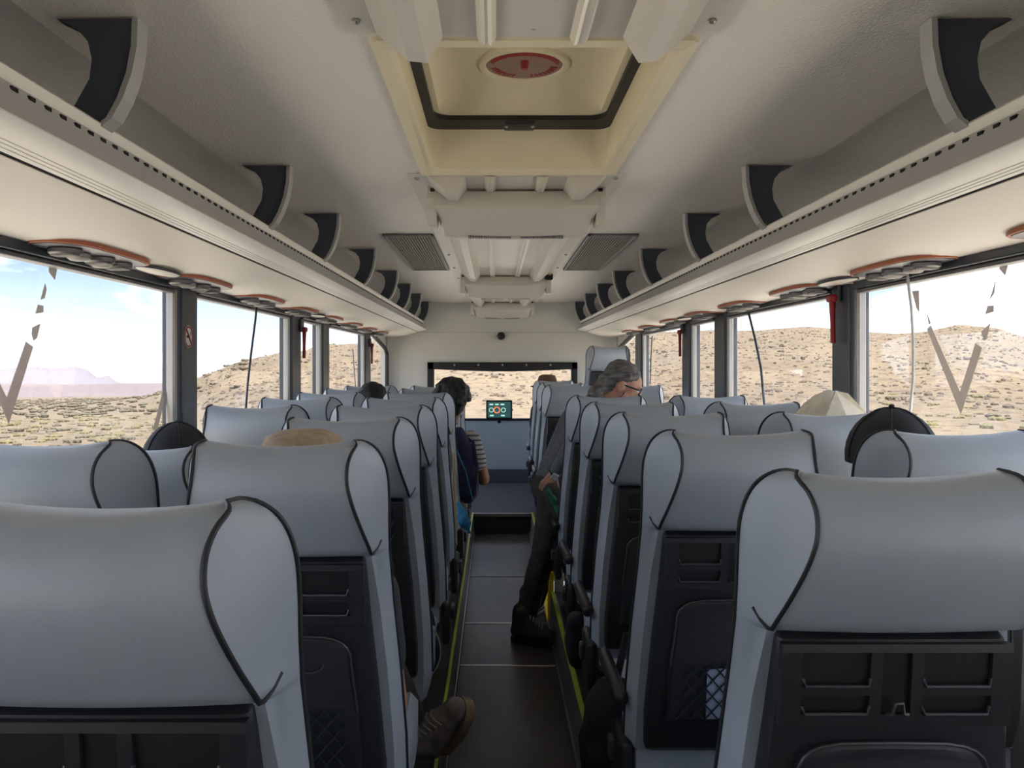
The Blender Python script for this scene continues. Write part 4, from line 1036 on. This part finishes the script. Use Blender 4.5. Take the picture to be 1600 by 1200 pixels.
for e in (-1, 1): Hh.chain([(hc - u * 0.01 + f * 0.03 + sd * e * 0.078, 0.006), (hc - u * 0.05 + f * 0.02 + sd * e * 0.075, 0.006), (hc - u * 0.09 + f * 0.0 + sd * e * 0.06, 0.004)], 'h')
Hh.build('hair', {'h': 'hair_grey'}, man, 0.006, 3, origin=hc, disp=0.007, dscale=38)
MB().tube([tuple((hc - f * 0.1 + u * 0.0) + 0.036 * (math.cos(R(a)) * sd + math.sin(R(a)) * u)) for a in range(0, 361, 24)], 0.006, 6).build('hair_tie', 'cap_black', man, loc=tuple(-Vector(man.location)))
gl = MB()
g = empty('glasses', (0, 0, 0), man); g.location = (0, 0, 0)
ml = Vector(man.location)
for e in (-1, 1):
    cc = hc + u * 0.012 + f * 0.104 + sd * e * 0.034
    MB().tube([tuple(cc - ml + sd * 0.027 * math.cos(R(a)) + u * 0.020 * math.sin(R(a))) for a in range(0, 361, 30)], 0.0035, 6).build('rim', 'glasses', g)
    MB().tube([tuple(hc - ml + u * 0.016 + f * 0.102 + sd * e * 0.062), tuple(hc - ml + u * 0.016 + f * 0.09 + sd * e * 0.078), tuple(hc - ml + u * 0.010 + sd * e * 0.084)], 0.0042, 6).build('temple', 'glasses', g)
    MB().ell(tuple(hc - ml + u * 0.012 + f * 0.084 + sd * e * 0.032), (0.012, 0.012, 0.012), 12, 8).build('eye', 'eye', man)
MB().tube([tuple(hc - ml + u * 0.014 + f * 0.108 + sd * 0.009 * e) for e in (-1, 1)], 0.003, 6).build('bridge', 'glasses', g)
wt = wr + (elb - wr) * 0.16; wd = (wr - elb).normalized()
wa = wd.orthogonal().normalized(); wb = wd.cross(wa)
wst = MB().tube([tuple(wt - ml + 0.031 * (math.cos(R(a)) * wa + math.sin(R(a)) * wb)) for a in range(0, 361, 24)], 0.008, 6).build('wrist_band', 'seal', man)
cdir = Vector((0.15, -1, 0.1)); cdir = (cdir - wd * cdir.dot(wd)).normalized(); cs = wd.cross(cdir)
wc = wt - ml + cdir * 0.036
MB().loft([[tuple(wc + cdir * o_ + wd * a_ * 0.02 + cs * b_ * 0.016) for a_, b_ in ((-1, -1), (1, -1), (1, 1), (-1, 1))] for o_ in (0, 0.010)]).build('watch_face', 'white_plastic', wst)
# waist bag and green cloth hanging from the hip
bagm = Fig(); bagm.limb((0.30, 4.42, 0.83), 0.05, (0.36, 4.40, 0.74), 0.06, 'b'); bagm.limb((0.36, 4.40, 0.74), 0.06, (0.40, 4.42, 0.64), 0.055, 'b')
bg_ = bagm.build('hip_bag', {'b': 'trousers'}, None, 0.01, 4, origin=(0.34, 4.42, 0.60), disp=0.006, dscale=20); tag(bg_, 'dark bag hanging at the hip of the standing person', 'bag')
gc = Fig(); gc.chain([((0.285, 4.375, 0.845), 0.016), ((0.33, 4.36, 0.76), 0.018), ((0.365, 4.35, 0.70), 0.032), ((0.375, 4.35, 0.60), 0.036), ((0.365, 4.355, 0.535), 0.02)], 'g')
tag(gc.build('green_cloth', {'g': 'green_cloth'}, None, 0.008, 4, origin=(0.365, 4.355, 0.52), disp=0.012, dscale=25), 'dark green cloth hanging beside the standing person', 'cloth')

# --- seated passengers: continuous bodies in front of their backrests
def seated(label, x, y, head_c, hfwd=(0, 1, -0.1), top='shirt_dark', skin='skin', name='person', lean=(0, 0, 0), voxel=0.012, extra=None, feet=None):
    o = tag(empty(name, (x, y + 0.35, PZ)), label, 'person')
    B = Fig(); hc = Vector(head_c)
    add_head(B, hc, hfwd, (0, 0, 1), 'skin')
    pel = Vector((x, y + 0.32, PZ + 0.52)); nb = hc + Vector(((x - hc.x) * 0.45, -0.02, -0.17)); ch = pel.lerp(nb, 0.62) + Vector((0, 0.02, 0))
    B.limb(nb, 0.056, hc - Vector((0, 0, 0.05)), 0.055, 'skin')
    B.ell(pel, (0.17, 0.13, 0.11), 'tr'); B.limb(pel, 0.12, ch, 0.12, 'top'); B.limb(ch, 0.11, nb, 0.065, 'top')
    for e in (-1, 1):
        sh = nb + Vector((0.16 * e, 0, -0.055)); B.limb(ch + Vector((0.05 * e, 0, 0)), 0.10, sh - Vector((0.01 * e, 0, 0.02)), 0.068, 'top')
        el = sh + Vector((0.03 * e, 0.05, -0.27)); wr_ = el + Vector((-0.06 * e, 0.21, 0.0))
        if extra and extra.get(e): el, wr_ = [Vector(v) for v in extra[e]]
        B.chain([(sh, 0.060), (sh.lerp(el, 0.55), 0.056)], 'top'); B.chain([(sh.lerp(el, 0.5), 0.046), (el, 0.042), (wr_, 0.028)], 'skin')
        add_hand(B, wr_, (wr_ - el), (0, 0, -1), 'skin', 1.0, 0.6, thumb=-e)
        hp = pel + Vector((0.09 * e, 0.02, -0.01)); kn_ = hp + Vector((0.03 * e, 0.40, 0.04)); an_ = kn_ + Vector((0, 0.06, -0.41))
        if feet and feet.get(e): kn_, an_ = [Vector(v) for v in feet[e]]
        B.chain([(hp, 0.085), (kn_, 0.062), (kn_.lerp(an_, 0.4), 0.056), (an_, 0.042)], 'tr')
        if not (feet and feet.get(e)):
            B.limb(an_, 0.042, an_ + Vector((0, 0.16, -0.045)), 0.034, 'tr')
    B.build('body', {'skin': skin, 'top': top, 'tr': 'trousers'}, o, voxel, 4, origin=o.location)
    return o, hc
def cap(parent, hc, m_, hfwd=(0, 1, 0), brim=True, s=1.0, z=0.0, button=True):
    f, u, sd = frame(hfwd, (0, 0, 1)); rot = Matrix((sd, f, u)).transposed(); c = Vector(hc) - Vector(parent.location) + Vector((0, 0, z))
    rings = []
    for i in range(9):
        a = R(-8 + 96 * i / 8); rr = math.cos(a); zz = math.sin(a)
        rings.append([tuple(c + rot @ Vector((0.094 * s * rr * math.cos(2 * math.pi * j / 24), (0.114 * s * rr) * math.sin(2 * math.pi * j / 24) - 0.004, 0.02 + 0.108 * s * max(zz, -0.25)))) for j in range(24)])
    k = MB().loft(rings).build('cap', m_, parent, smooth=60)
    if button: MB().ell(tuple(c + rot @ Vector((0, -0.004, 0.129 * s))), (0.008, 0.008, 0.005), 8, 6).build('cap_button', m_, k)
    for j in range(6):
        a = 2 * math.pi * j / 6
        MB().tube([tuple(c + rot @ Vector((0.0955 * s * math.cos(R(t)) * math.cos(a), 0.1155 * s * math.cos(R(t)) * math.sin(a) - 0.004, 0.02 + 0.1095 * s * math.sin(R(t))))) for t in range(0, 91, 10)], 0.0016, 4).build('cap_seam', m_, k)
    if brim:
        P_ = []
        for zz in (0.012, 0.018):
            P_.append([tuple(c + rot @ Vector((0.09 * s * math.cos(R(t)), 0.07 + 0.11 * s * math.sin(R(t)), zz - 0.03 * math.sin(R(t)) * 0.6))) for t in range(0, 181, 15)] + [tuple(c + rot @ Vector((0.05 * math.cos(R(t)), 0.06 + 0.03 * math.sin(R(t)), zz))) for t in range(180, -1, -30)])
        MB().loft(P_).build('brim', m_, k)
    return k
def sunhat(parent, hc, m_, s=1.0, br=0.155, z=0.0, tilt=(0, 0, 0), prof=None):
    c = Vector(hc) - Vector(parent.location) + Vector((0, 0, z))
    from mathutils import Euler
    rt = Euler(tilt).to_matrix(); rings = []
    prof = prof or [(0.002, 0.135), (0.05, 0.133), (0.082, 0.120), (0.095, 0.09), (0.102, 0.045), (0.106, 0.03), (br, 0.012), (br, 0.006), (0.104, 0.022)]
    for r_, h in prof:
        rings.append([tuple(c + rt @ Vector((r_ * s * math.cos(2 * math.pi * j / 28), r_ * s * 1.12 * math.sin(2 * math.pi * j / 28), h * s + (0.010 * math.sin(4 * math.pi * j / 28 + 0.6) if r_ > 0.12 else 0)))) for j in range(28)])
    k = MB().loft(rings).build('hat', m_, parent, smooth=60)
    MB().loft([[tuple(c + rt @ Vector((r_ * s * math.cos(2 * math.pi * j / 28), r_ * s * 1.12 * math.sin(2 * math.pi * j / 28), h * s))) for j in range(28)] for r_, h in ((0.1075, 0.032), (0.106, 0.052), (0.1035, 0.052), (0.1045, 0.032))], cap=False).build('hat_band', m_, k)
    return k
def hair_cap(parent, hc, m_, hfwd=(0, 1, 0), long_=0.0, curly=False, s=1.0):
    f, u, sd = frame(hfwd, (0, 0, 1)); rot = Matrix((sd, f, u)).transposed(); c = Vector(hc); Hf = Fig()
    Hf.ell(c + u * 0.045 - f * 0.016, (0.084 * s, 0.100 * s, 0.086 * s), 'h', rot); Hf.ell(c - f * 0.045, (0.078 * s, 0.065 * s, 0.085 * s), 'h', rot)
    if curly:
        rnd = random.Random(3)
        for i in range(150):
            th = rnd.uniform(0, math.pi * 0.62); ph = rnd.uniform(0, 2 * math.pi)
            d = Vector((math.sin(th) * math.cos(ph), math.sin(th) * math.sin(ph), math.cos(th)))
            if d.y > 0.55 and d.z < 0.4: continue
            p = c + u * 0.03 - f * 0.012 + rot @ Vector((d.x * 0.10, d.y * 0.112, d.z * 0.105)); Hf.ell(p, (0.019,) * 3, 'h')
    if long_:
        for e in (-1, -0.5, 0, 0.5, 1):
            Hf.chain([(c - f * 0.05 + sd * 0.07 * e, 0.03), (c - f * 0.055 + sd * 0.085 * e - u * long_ * 0.5, 0.028), (c - f * 0.04 + sd * 0.09 * e - u * long_, 0.016)], 'h')
    return Hf.build('hair', {'h': m_}, parent, 0.008, 2 if curly else 4, origin=hc, disp=0.006, dscale=45)

# tan hat in front of the second left aisle seat, boot stretched into the aisle
hc2 = at(474, 0, 1.86); hc2.z = at(0, 671, 1.86).z - 0.135
o, hc_ = seated('seated person in a tan hat, boot stretched into the aisle', -0.43, 1.66, hc2, top='shirt_dark', feet={1: [(-0.315, 2.26, 0.70), (-0.255, 2.66, 0.36)]})
sunhat(o, hc_, 'hat_tan', 1.0, 0.112)
bt = boot(o, at(694, 1172, 2.68), at(738, 1098, 2.62) + Vector((0, 0, 0)), (-0.62, -0.58, 0.5), 'boot_grey', 'sole_tan', s=1.12)
# black cap at the left window
hc2 = at(277, 0, 2.40); hc2.z = at(0, 660, 2.40).z - 0.128
o, hc_ = seated('seated person in a black cap by the left window', XLW, 2.18, hc2, top='shirt_dark')
cap(o, hc_, 'cap_black')
# dark head further ahead on the left
hc2 = at(583, 0, 5.05); hc2.z = at(0, 600, 5.05).z - 0.125
o, hc_ = seated('seated person with short dark hair far ahead at the left window', -0.78, 4.62, hc2, top='shirt_dark')
hair_cap(o, hc_, 'hair_black', s=1.1)
# curly haired passenger leaning into the aisle
hc2 = at(706, 628, 4.92)
o, hc_ = seated('seated person with dark curly hair and striped shirt leaning into the aisle', -0.36, 4.60, hc2, top='shirt_stripe', skin='skin_tan', voxel=0.009,
                extra={1: [(-0.07, 5.05, 0.815), (-0.12, 5.26, 0.86)]})
hair_cap(o, hc_, 'hair_black', curly=True, s=1.05)
# right window: long dark hair
hc2 = at(1392, 0, 2.22); hc2.z = at(0, 637, 2.22).z - 0.138
o, hc_ = seated('seated person with long dark hair at the right window, nearest the camera', XRW - 0.0, 1.94, hc2, top='shirt_dark')
hair_cap(o, hc_, 'hair_dark', long_=0.26, s=0.98); cap(o, hc_, 'cap_black', s=1.20, brim=False, z=-0.012)
# cream hat
hc2 = at(1291, 0, 2.95); hc2.z = at(0, 622, 2.95).z - 0.12
o, hc_ = seated('seated person in a cream folded hat at the right window', XRW - 0.03, 2.67, hc2, top='shirt_dark')
sunhat(o, hc_, 'hat_cream', 1.0, 0.15, 0.0, (0.10, 0.10, 0.3), prof=[(0.002, 0.148), (0.022, 0.145), (0.055, 0.122), (0.085, 0.088), (0.100, 0.060), (0.106, 0.045), (0.150, 0.012), (0.152, 0.004), (0.104, 0.030)])
f_, u_, s__ = frame((0, 1, 0), (0, 0, 1)); cq = Vector(hc_) - Vector(o.location)
MB().loft([[tuple(cq + Vector((x, y, z)) + Vector((0, off, 0))) for x, y, z in ((-0.005, -0.085, 0.150), (0.035, -0.09, 0.140), (0.125, -0.06, 0.055), (0.130, -0.05, 0.035), (0.02, -0.12, 0.055), (-0.055, -0.12, 0.060))] for off in (-0.012, 0.0)]).build('folded_flap', 'hat_cream', o)
# driver
hc2 = at(855, 0, 8.45); hc2.z = at(0, 585, 8.45).z - 0.135
o, hc_ = seated('driver in a brown brimmed hat seen against the windscreen', at(872, 0, 8.4).x, 8.12, hc2, top='shirt_dark', skin='skin_tan', hfwd=(-0.2, 1, 0))
sunhat(o, hc_, 'hat_brown', 1.0, 0.17)

# ------------------------------------------------------------------ bags and cloths
def soft(name, parts, m_, label, cat, origin, disp=0.008, vox=0.01, dscale=18):
    B = Fig()
    for p_ in parts: B.limb(*p_, 'b')
    o = B.build(name, {'b': m_}, None, vox, 4, origin=origin, disp=disp, dscale=dscale)
    return tag(o, label, cat)
# navy backpack on the curly haired passenger's shoulder side
nb_ = soft('backpack', [((-0.21, 4.80, 1.10), 0.05, (-0.175, 4.82, 0.98), 0.07), ((-0.175, 4.82, 0.98), 0.07, (-0.165, 4.80, 0.78), 0.075)], 'navy', 'navy backpack beside the striped shirt', 'backpack', (-0.175, 4.80, 0.70))
MB().tube([(-0.01, 0.05, 0.40), (0.05, 0.0, 0.36), (0.075, -0.04, 0.22), (0.06, -0.06, 0.06)], 0.010, 6).build('strap', 'navy', nb_)
MB().tube([(-0.05, -0.072, 0.34), (0.01, -0.082, 0.2), (0.05, -0.08, 0.04)], 0.004, 5).build('zip', 'blue_cloth', nb_)
soft('blue_cloth', [((-0.20, 4.55, 0.74), 0.02, (-0.17, 4.52, 0.66), 0.035), ((-0.17, 4.52, 0.66), 0.035, (-0.135, 4.52, 0.60), 0.012)], 'blue_cloth', 'bright blue cloth hanging beside the left aisle seats', 'cloth', (-0.17, 4.52, 0.59), 0.012, 0.008, 26)
soft('beige_jacket', [((-0.205, 4.18, 1.06), 0.010, (-0.205, 4.20, 0.80), 0.014), ((-0.205, 4.20, 0.80), 0.014, (-0.20, 4.22, 0.60), 0.012)], 'beige_cloth', 'strip of beige fabric hanging on a left aisle seat', 'jacket', (-0.205, 4.2, 0.58), 0.006, 0.007, 26)
# black mesh bag by the third left seat
mbg = soft('mesh_bag', [((-0.262, 2.90, 0.62), 0.05, (-0.255, 2.92, 0.50), 0.065), ((-0.255, 2.92, 0.50), 0.065, (-0.27, 2.94, 0.40), 0.04)], 'black_bag', 'black bag with a mesh pocket beside the left seats', 'bag', (-0.26, 2.92, 0.36), 0.004)
MB().tube([(0.005 + 0.07 * math.cos(R(a)), -0.085, 0.17 + 0.095 * math.sin(R(a))) for a in range(-100, 141, 16)], 0.003, 6).build('pocket_rim', 'lace', mbg)
mb = MB()
for i in range(6):
    for j in range(8):
        mb.ell((-0.045 + 0.015 * i, -0.074 - 0.003 * math.sin(i / 5 * 3.14), 0.10 + 0.018 * j), (0.004, 0.003, 0.004), 6, 4)
tag(mb.build('mesh_dots', 'lip', mbg), kind='stuff')
# black rucksack beside the second right seat
rk = soft('rucksack', [((0.335, 2.30, 0.56), 0.085, (0.33, 2.32, 0.44), 0.10), ((0.33, 2.32, 0.44), 0.10, (0.345, 2.36, 0.34), 0.085)], 'black_bag', 'large black rucksack beside the second right aisle seat', 'bag', (0.335, 2.32, 0.24))
MB().tube([(0.0, -0.06, 0.42), (0.03, -0.02, 0.52), (0.07, 0.03, 0.50), (0.08, 0.05, 0.40)], 0.010, 6).build('grab_loop', 'black_bag', rk)
soft('black_bag', [((0.315, 3.2, 0.52), 0.04, (0.32, 3.22, 0.42), 0.05), ((0.32, 3.22, 0.42), 0.05, (0.325, 3.24, 0.36), 0.04)], 'black_bag', 'small black bag beside the third right aisle seat', 'bag', (0.32, 3.22, 0.31), 0.004)

# ------------------------------------------------------------------ desert outside
RIDGE = [(-2000, 640), (0, 640), (225, 618), (270, 605), (292, 598), (330, 582), (380, 562), (447, 549), (475, 549), (500, 541), (560, 537), (600, 528), (700, 505), (900, 505), (980, 521), (1060, 522), (1120, 517), (1180, 517), (1260, 511), (1320, 516), (1400, 521), (1440, 518), (1500, 506), (1560, 513), (1600, 527), (1700, 545), (2200, 548), (4000, 560)]
rz_az = np.array([math.atan((x - VPX) / F) for x, y in RIDGE]); rz_s = np.array([(VPY - y) / F for x, y in RIDGE])
GZ = -1.05
def sstep(a, b_, x):
    t_ = max(0.0, min(1.0, (x - a) / (b_ - a))); return t_ * t_ * (3 - 2 * t_)
TILT = 0.031
def ground(az, r):
    wl = sstep(-0.26, -0.40, az) if az > -1.6 else sstep(-2.6, -1.7, az)
    base_ = GZ - TILT * r * wl
    hw = sstep(-0.46, -0.36, az) * (1 - sstep(1.3, 1.9, az))
    if hw > 0:
        s_ = float(np.interp(az, rz_az, rz_s)); rr = 190.0; rb = 48.0
        ztop = ZC + s_ * rr * math.cos(min(abs(az), 1.2))
        u_ = max(0.0, (r - rb) / (rr - rb))
        if u_ <= 1: z = base_ + (ztop - base_) * hw * (u_ ** 1.15)
        else: z = base_ + (ztop - base_) * hw * max(0.0, 1 - (u_ - 1) * 1.2)
        amp = 1.6 * hw * min(1, u_ * 3) * (0.25 if 0.93 < u_ < 1.07 else 1)
        base_ = z + amp * mnoise.noise(Vector((r * math.sin(az) * 0.05, r * math.cos(az) * 0.05, 1.7))) + 0.35 * amp * mnoise.noise(Vector((r * math.sin(az) * 0.22, r * math.cos(az) * 0.22, 4.2)))
    return base_ + 0.10 * mnoise.noise(Vector((r * math.sin(az) * 0.2, r * math.cos(az) * 0.2, 0.3)))
azs = [R(a) for a in np.concatenate([np.arange(-180, -36, 3.0), np.arange(-36, 36, 0.4), np.arange(36, 180, 3.0)])]
rs = [0.0] + list(np.concatenate([np.arange(4, 48, 4), np.arange(48, 190, 3.5), np.array([186, 190, 194, 200, 215, 235, 260, 300, 380, 480, 600, 760])]))
vs = []; fs = []; na = len(azs)
rs = sorted(set(rs))
for r_ in rs:
    for a in azs: vs.append((r_ * math.sin(a), r_ * math.cos(a), ground(a, r_) if r_ > 0 else GZ))
for i in range(len(rs) - 1):
    for j in range(na):
        a = i * na + j; b_ = i * na + (j + 1) % na; fs.append((a, b_, b_ + na, a + na))
tm = MB(); tm.v = vs; tm.f = fs; tm.mi = [0] * len(fs)
me = bpy.data.meshes.new('desert_ground'); me.from_pydata(vs, [], fs); me.materials.append(MATS['sand'])
me.polygons.foreach_set('use_smooth', [True] * len(me.polygons)); me.update()
gr = obj_of('desert_ground', me); tag(gr, 'sandy desert ground rising to bare tan hills', kind='structure')

def range_(name, pts, dist, zb, m_, label, depth):
    rows = []
    P_ = []
    xs_ = np.arange(pts[0][0], pts[-1][0] + 1, 6.0)
    for fr, ud in ((0.0, 0.0), (0.25, 0.35), (0.5, 0.65), (0.75, 0.88), (1.0, 1.0), (1.3, 0.6), (1.7, 0.0)):
        row = []
        for x in xs_:
            y = float(np.interp(x, [p_[0] for p_ in pts], [p_[1] for p_ in pts])) + 1.2 * mnoise.noise(Vector((x * 0.06, dist, 0)))
            Y = dist + depth * fr; yy = dist + depth
            zt = ZC + (VPY - y) / F * yy
            row.append(((x - VPX) / F * Y, Y, zb + (zt - zb) * ud + depth * 0.02 * mnoise.noise(Vector((x * 0.05, fr * 4, dist))) * (ud < 1)))
        rows.append(row)
    MBx = MB().loft(rows, closed=False)
    o = MBx.build(name, m_, None, smooth=80)
    tag(o, label, 'mountain')
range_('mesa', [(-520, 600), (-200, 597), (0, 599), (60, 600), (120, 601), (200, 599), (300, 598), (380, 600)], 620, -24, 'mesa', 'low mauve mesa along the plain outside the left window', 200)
range_('mountain', [(-700, 590), (-400, 580), (-150, 586), (0, 578), (30, 574), (60, 573), (95, 576), (115, 572), (135, 577), (150, 590), (170, 587), (185, 598), (230, 602)], 1500, -60, 'mountain', 'pale haze-lilac mountain far beyond the left window', 500)

# shrubs
def bush_mesh(seed, m_):
    rnd = random.Random(seed); mb = MB()
    for i in range(5):
        bm = bmesh.new(); bmesh.ops.create_icosphere(bm, subdivisions=1, radius=1)
        cx_, cy_ = rnd.uniform(-.45, .45), rnd.uniform(-.45, .45); rr = rnd.uniform(.35, .6)
        for v in bm.verts:
            k = 1 + 0.35 * mnoise.noise(v.co * 2 + Vector((seed * 3.1, i, 0)))
            v.co = Vector((cx_ + v.co.x * rr * k, cy_ + v.co.y * rr * k, max(-0.05, 0.28 + v.co.z * rr * 0.75 * k)))
        bm.verts.index_update()
        mb.add([v.co[:] for v in bm.verts], [[v.index for v in f_.verts] for f_ in bm.faces]); bm.free()
    return mb.mesh('desert_shrub', m_)
BM = [bush_mesh(1, 'bush_grey'), bush_mesh(2, 'bush_green'), bush_mesh(3, 'bush_grey'), bush_mesh(4, 'bush_green')]
rnd = random.Random(11)
SPOTS = []
def put(az, r_, s_, side):
    x_, y_ = r_ * math.sin(az), r_ * math.cos(az)
    if any((x_ - a_) ** 2 + (y_ - b_) ** 2 < (1.15 * (s_ + c_)) ** 2 for a_, b_, c_ in SPOTS): return
    SPOTS.append((x_, y_, s_))
    z = ground(az, r_); kk = rnd.randrange(4); o = bpy.data.objects.new('desert_shrub', BM[kk]); o.location = (r_ * math.sin(az), r_ * math.cos(az), z - 0.05)
    o.scale = (s_, s_ * rnd.uniform(.8, 1.2), s_ * rnd.uniform(.55, .9)); o.rotation_euler = (0, 0, rnd.uniform(0, 6.28))
    tone = 'yellow green' if kk in (1, 3) else 'grey brown'
    place = ('nearer' if r_ < 65 else 'farther') if side == 'l' else ('nearer' if r_ < 49 else 'farther')
    link(o); tag(o, 'low %s desert shrub on the %s plain outside the left windows' % (tone, place) if side == 'l' else 'low %s desert shrub on the %s hill foot outside the right windows' % (tone, place), 'shrub', 'shrubs on the left plain' if side == 'l' else 'shrubs on the right hill foot')
for i in range(420):
    az = -math.atan(rnd.uniform(0.37, 0.63)); r_ = 40 + 60 * rnd.random() ** 1.1; put(az, r_, rnd.uniform(0.22, 0.62), 'l')
for i in range(70):
    az = math.atan(rnd.uniform(0.42, 0.66)); r_ = 38 + 25 * rnd.random(); put(az, r_, rnd.uniform(0.22, 0.5), 'r')
far = MB(); bv = [(tuple(v.co), ) for v in BM[0].vertices]; bf = [tuple(p_.vertices) for p_ in BM[0].polygons]
for i in range(900):
    az = -math.atan(rnd.uniform(0.30, 0.70)); r_ = 100 + 330 * rnd.random(); z = ground(az, r_); s_ = rnd.uniform(0.4, 1.1); c_, s2 = math.cos(i), math.sin(i)
    far.add([(r_ * math.sin(az) + s_ * (v[0][0] * c_ - v[0][1] * s2), r_ * math.cos(az) + s_ * (v[0][0] * s2 + v[0][1] * c_), z + v[0][2] * s_ * 0.8) for v in bv], bf)
tag(far.build('distant_shrubs', 'bush_grey'), 'scattered distant shrubs across the left plain', 'shrubs', kind='stuff')

# loose stones strewn over the hillsides
mat('stone', (0.155, 0.12, 0.088), 0.95, var=0.3, vscale=0.8)
bm = bmesh.new(); bmesh.ops.create_icosphere(bm, subdivisions=1, radius=1); bm.verts.index_update()
sv = [v.co[:] for v in bm.verts]; sf = [[v.index for v in f_.verts] for f_ in bm.faces]; bm.free()
st_v = []; st_f = []
for i in range(9000):
    az = rnd.uniform(-0.34, 0.66); r_ = 46 + 140 * rnd.random() ** 0.8; z = ground(az, r_); s_ = rnd.uniform(0.06, 0.21) * (1.8 if rnd.random() < 0.08 else 1)
    k_ = [rnd.uniform(0.7, 1.3) for _ in range(3)]; o_ = len(st_v)
    st_v += [(r_ * math.sin(az) + v[0] * s_ * k_[0], r_ * math.cos(az) + v[1] * s_ * k_[1], z + v[2] * s_ * 0.7 * k_[2]) for v in sv]
    st_f += [tuple(q_ + o_ for q_ in f_) for f_ in sf]
me = bpy.data.meshes.new('hillside_stones'); me.from_pydata(st_v, [], st_f); me.materials.append(MATS['stone']); me.update()
tag(obj_of('hillside_stones', me), 'loose brown stones strewn over the tan hillsides', 'stones', kind='stuff')
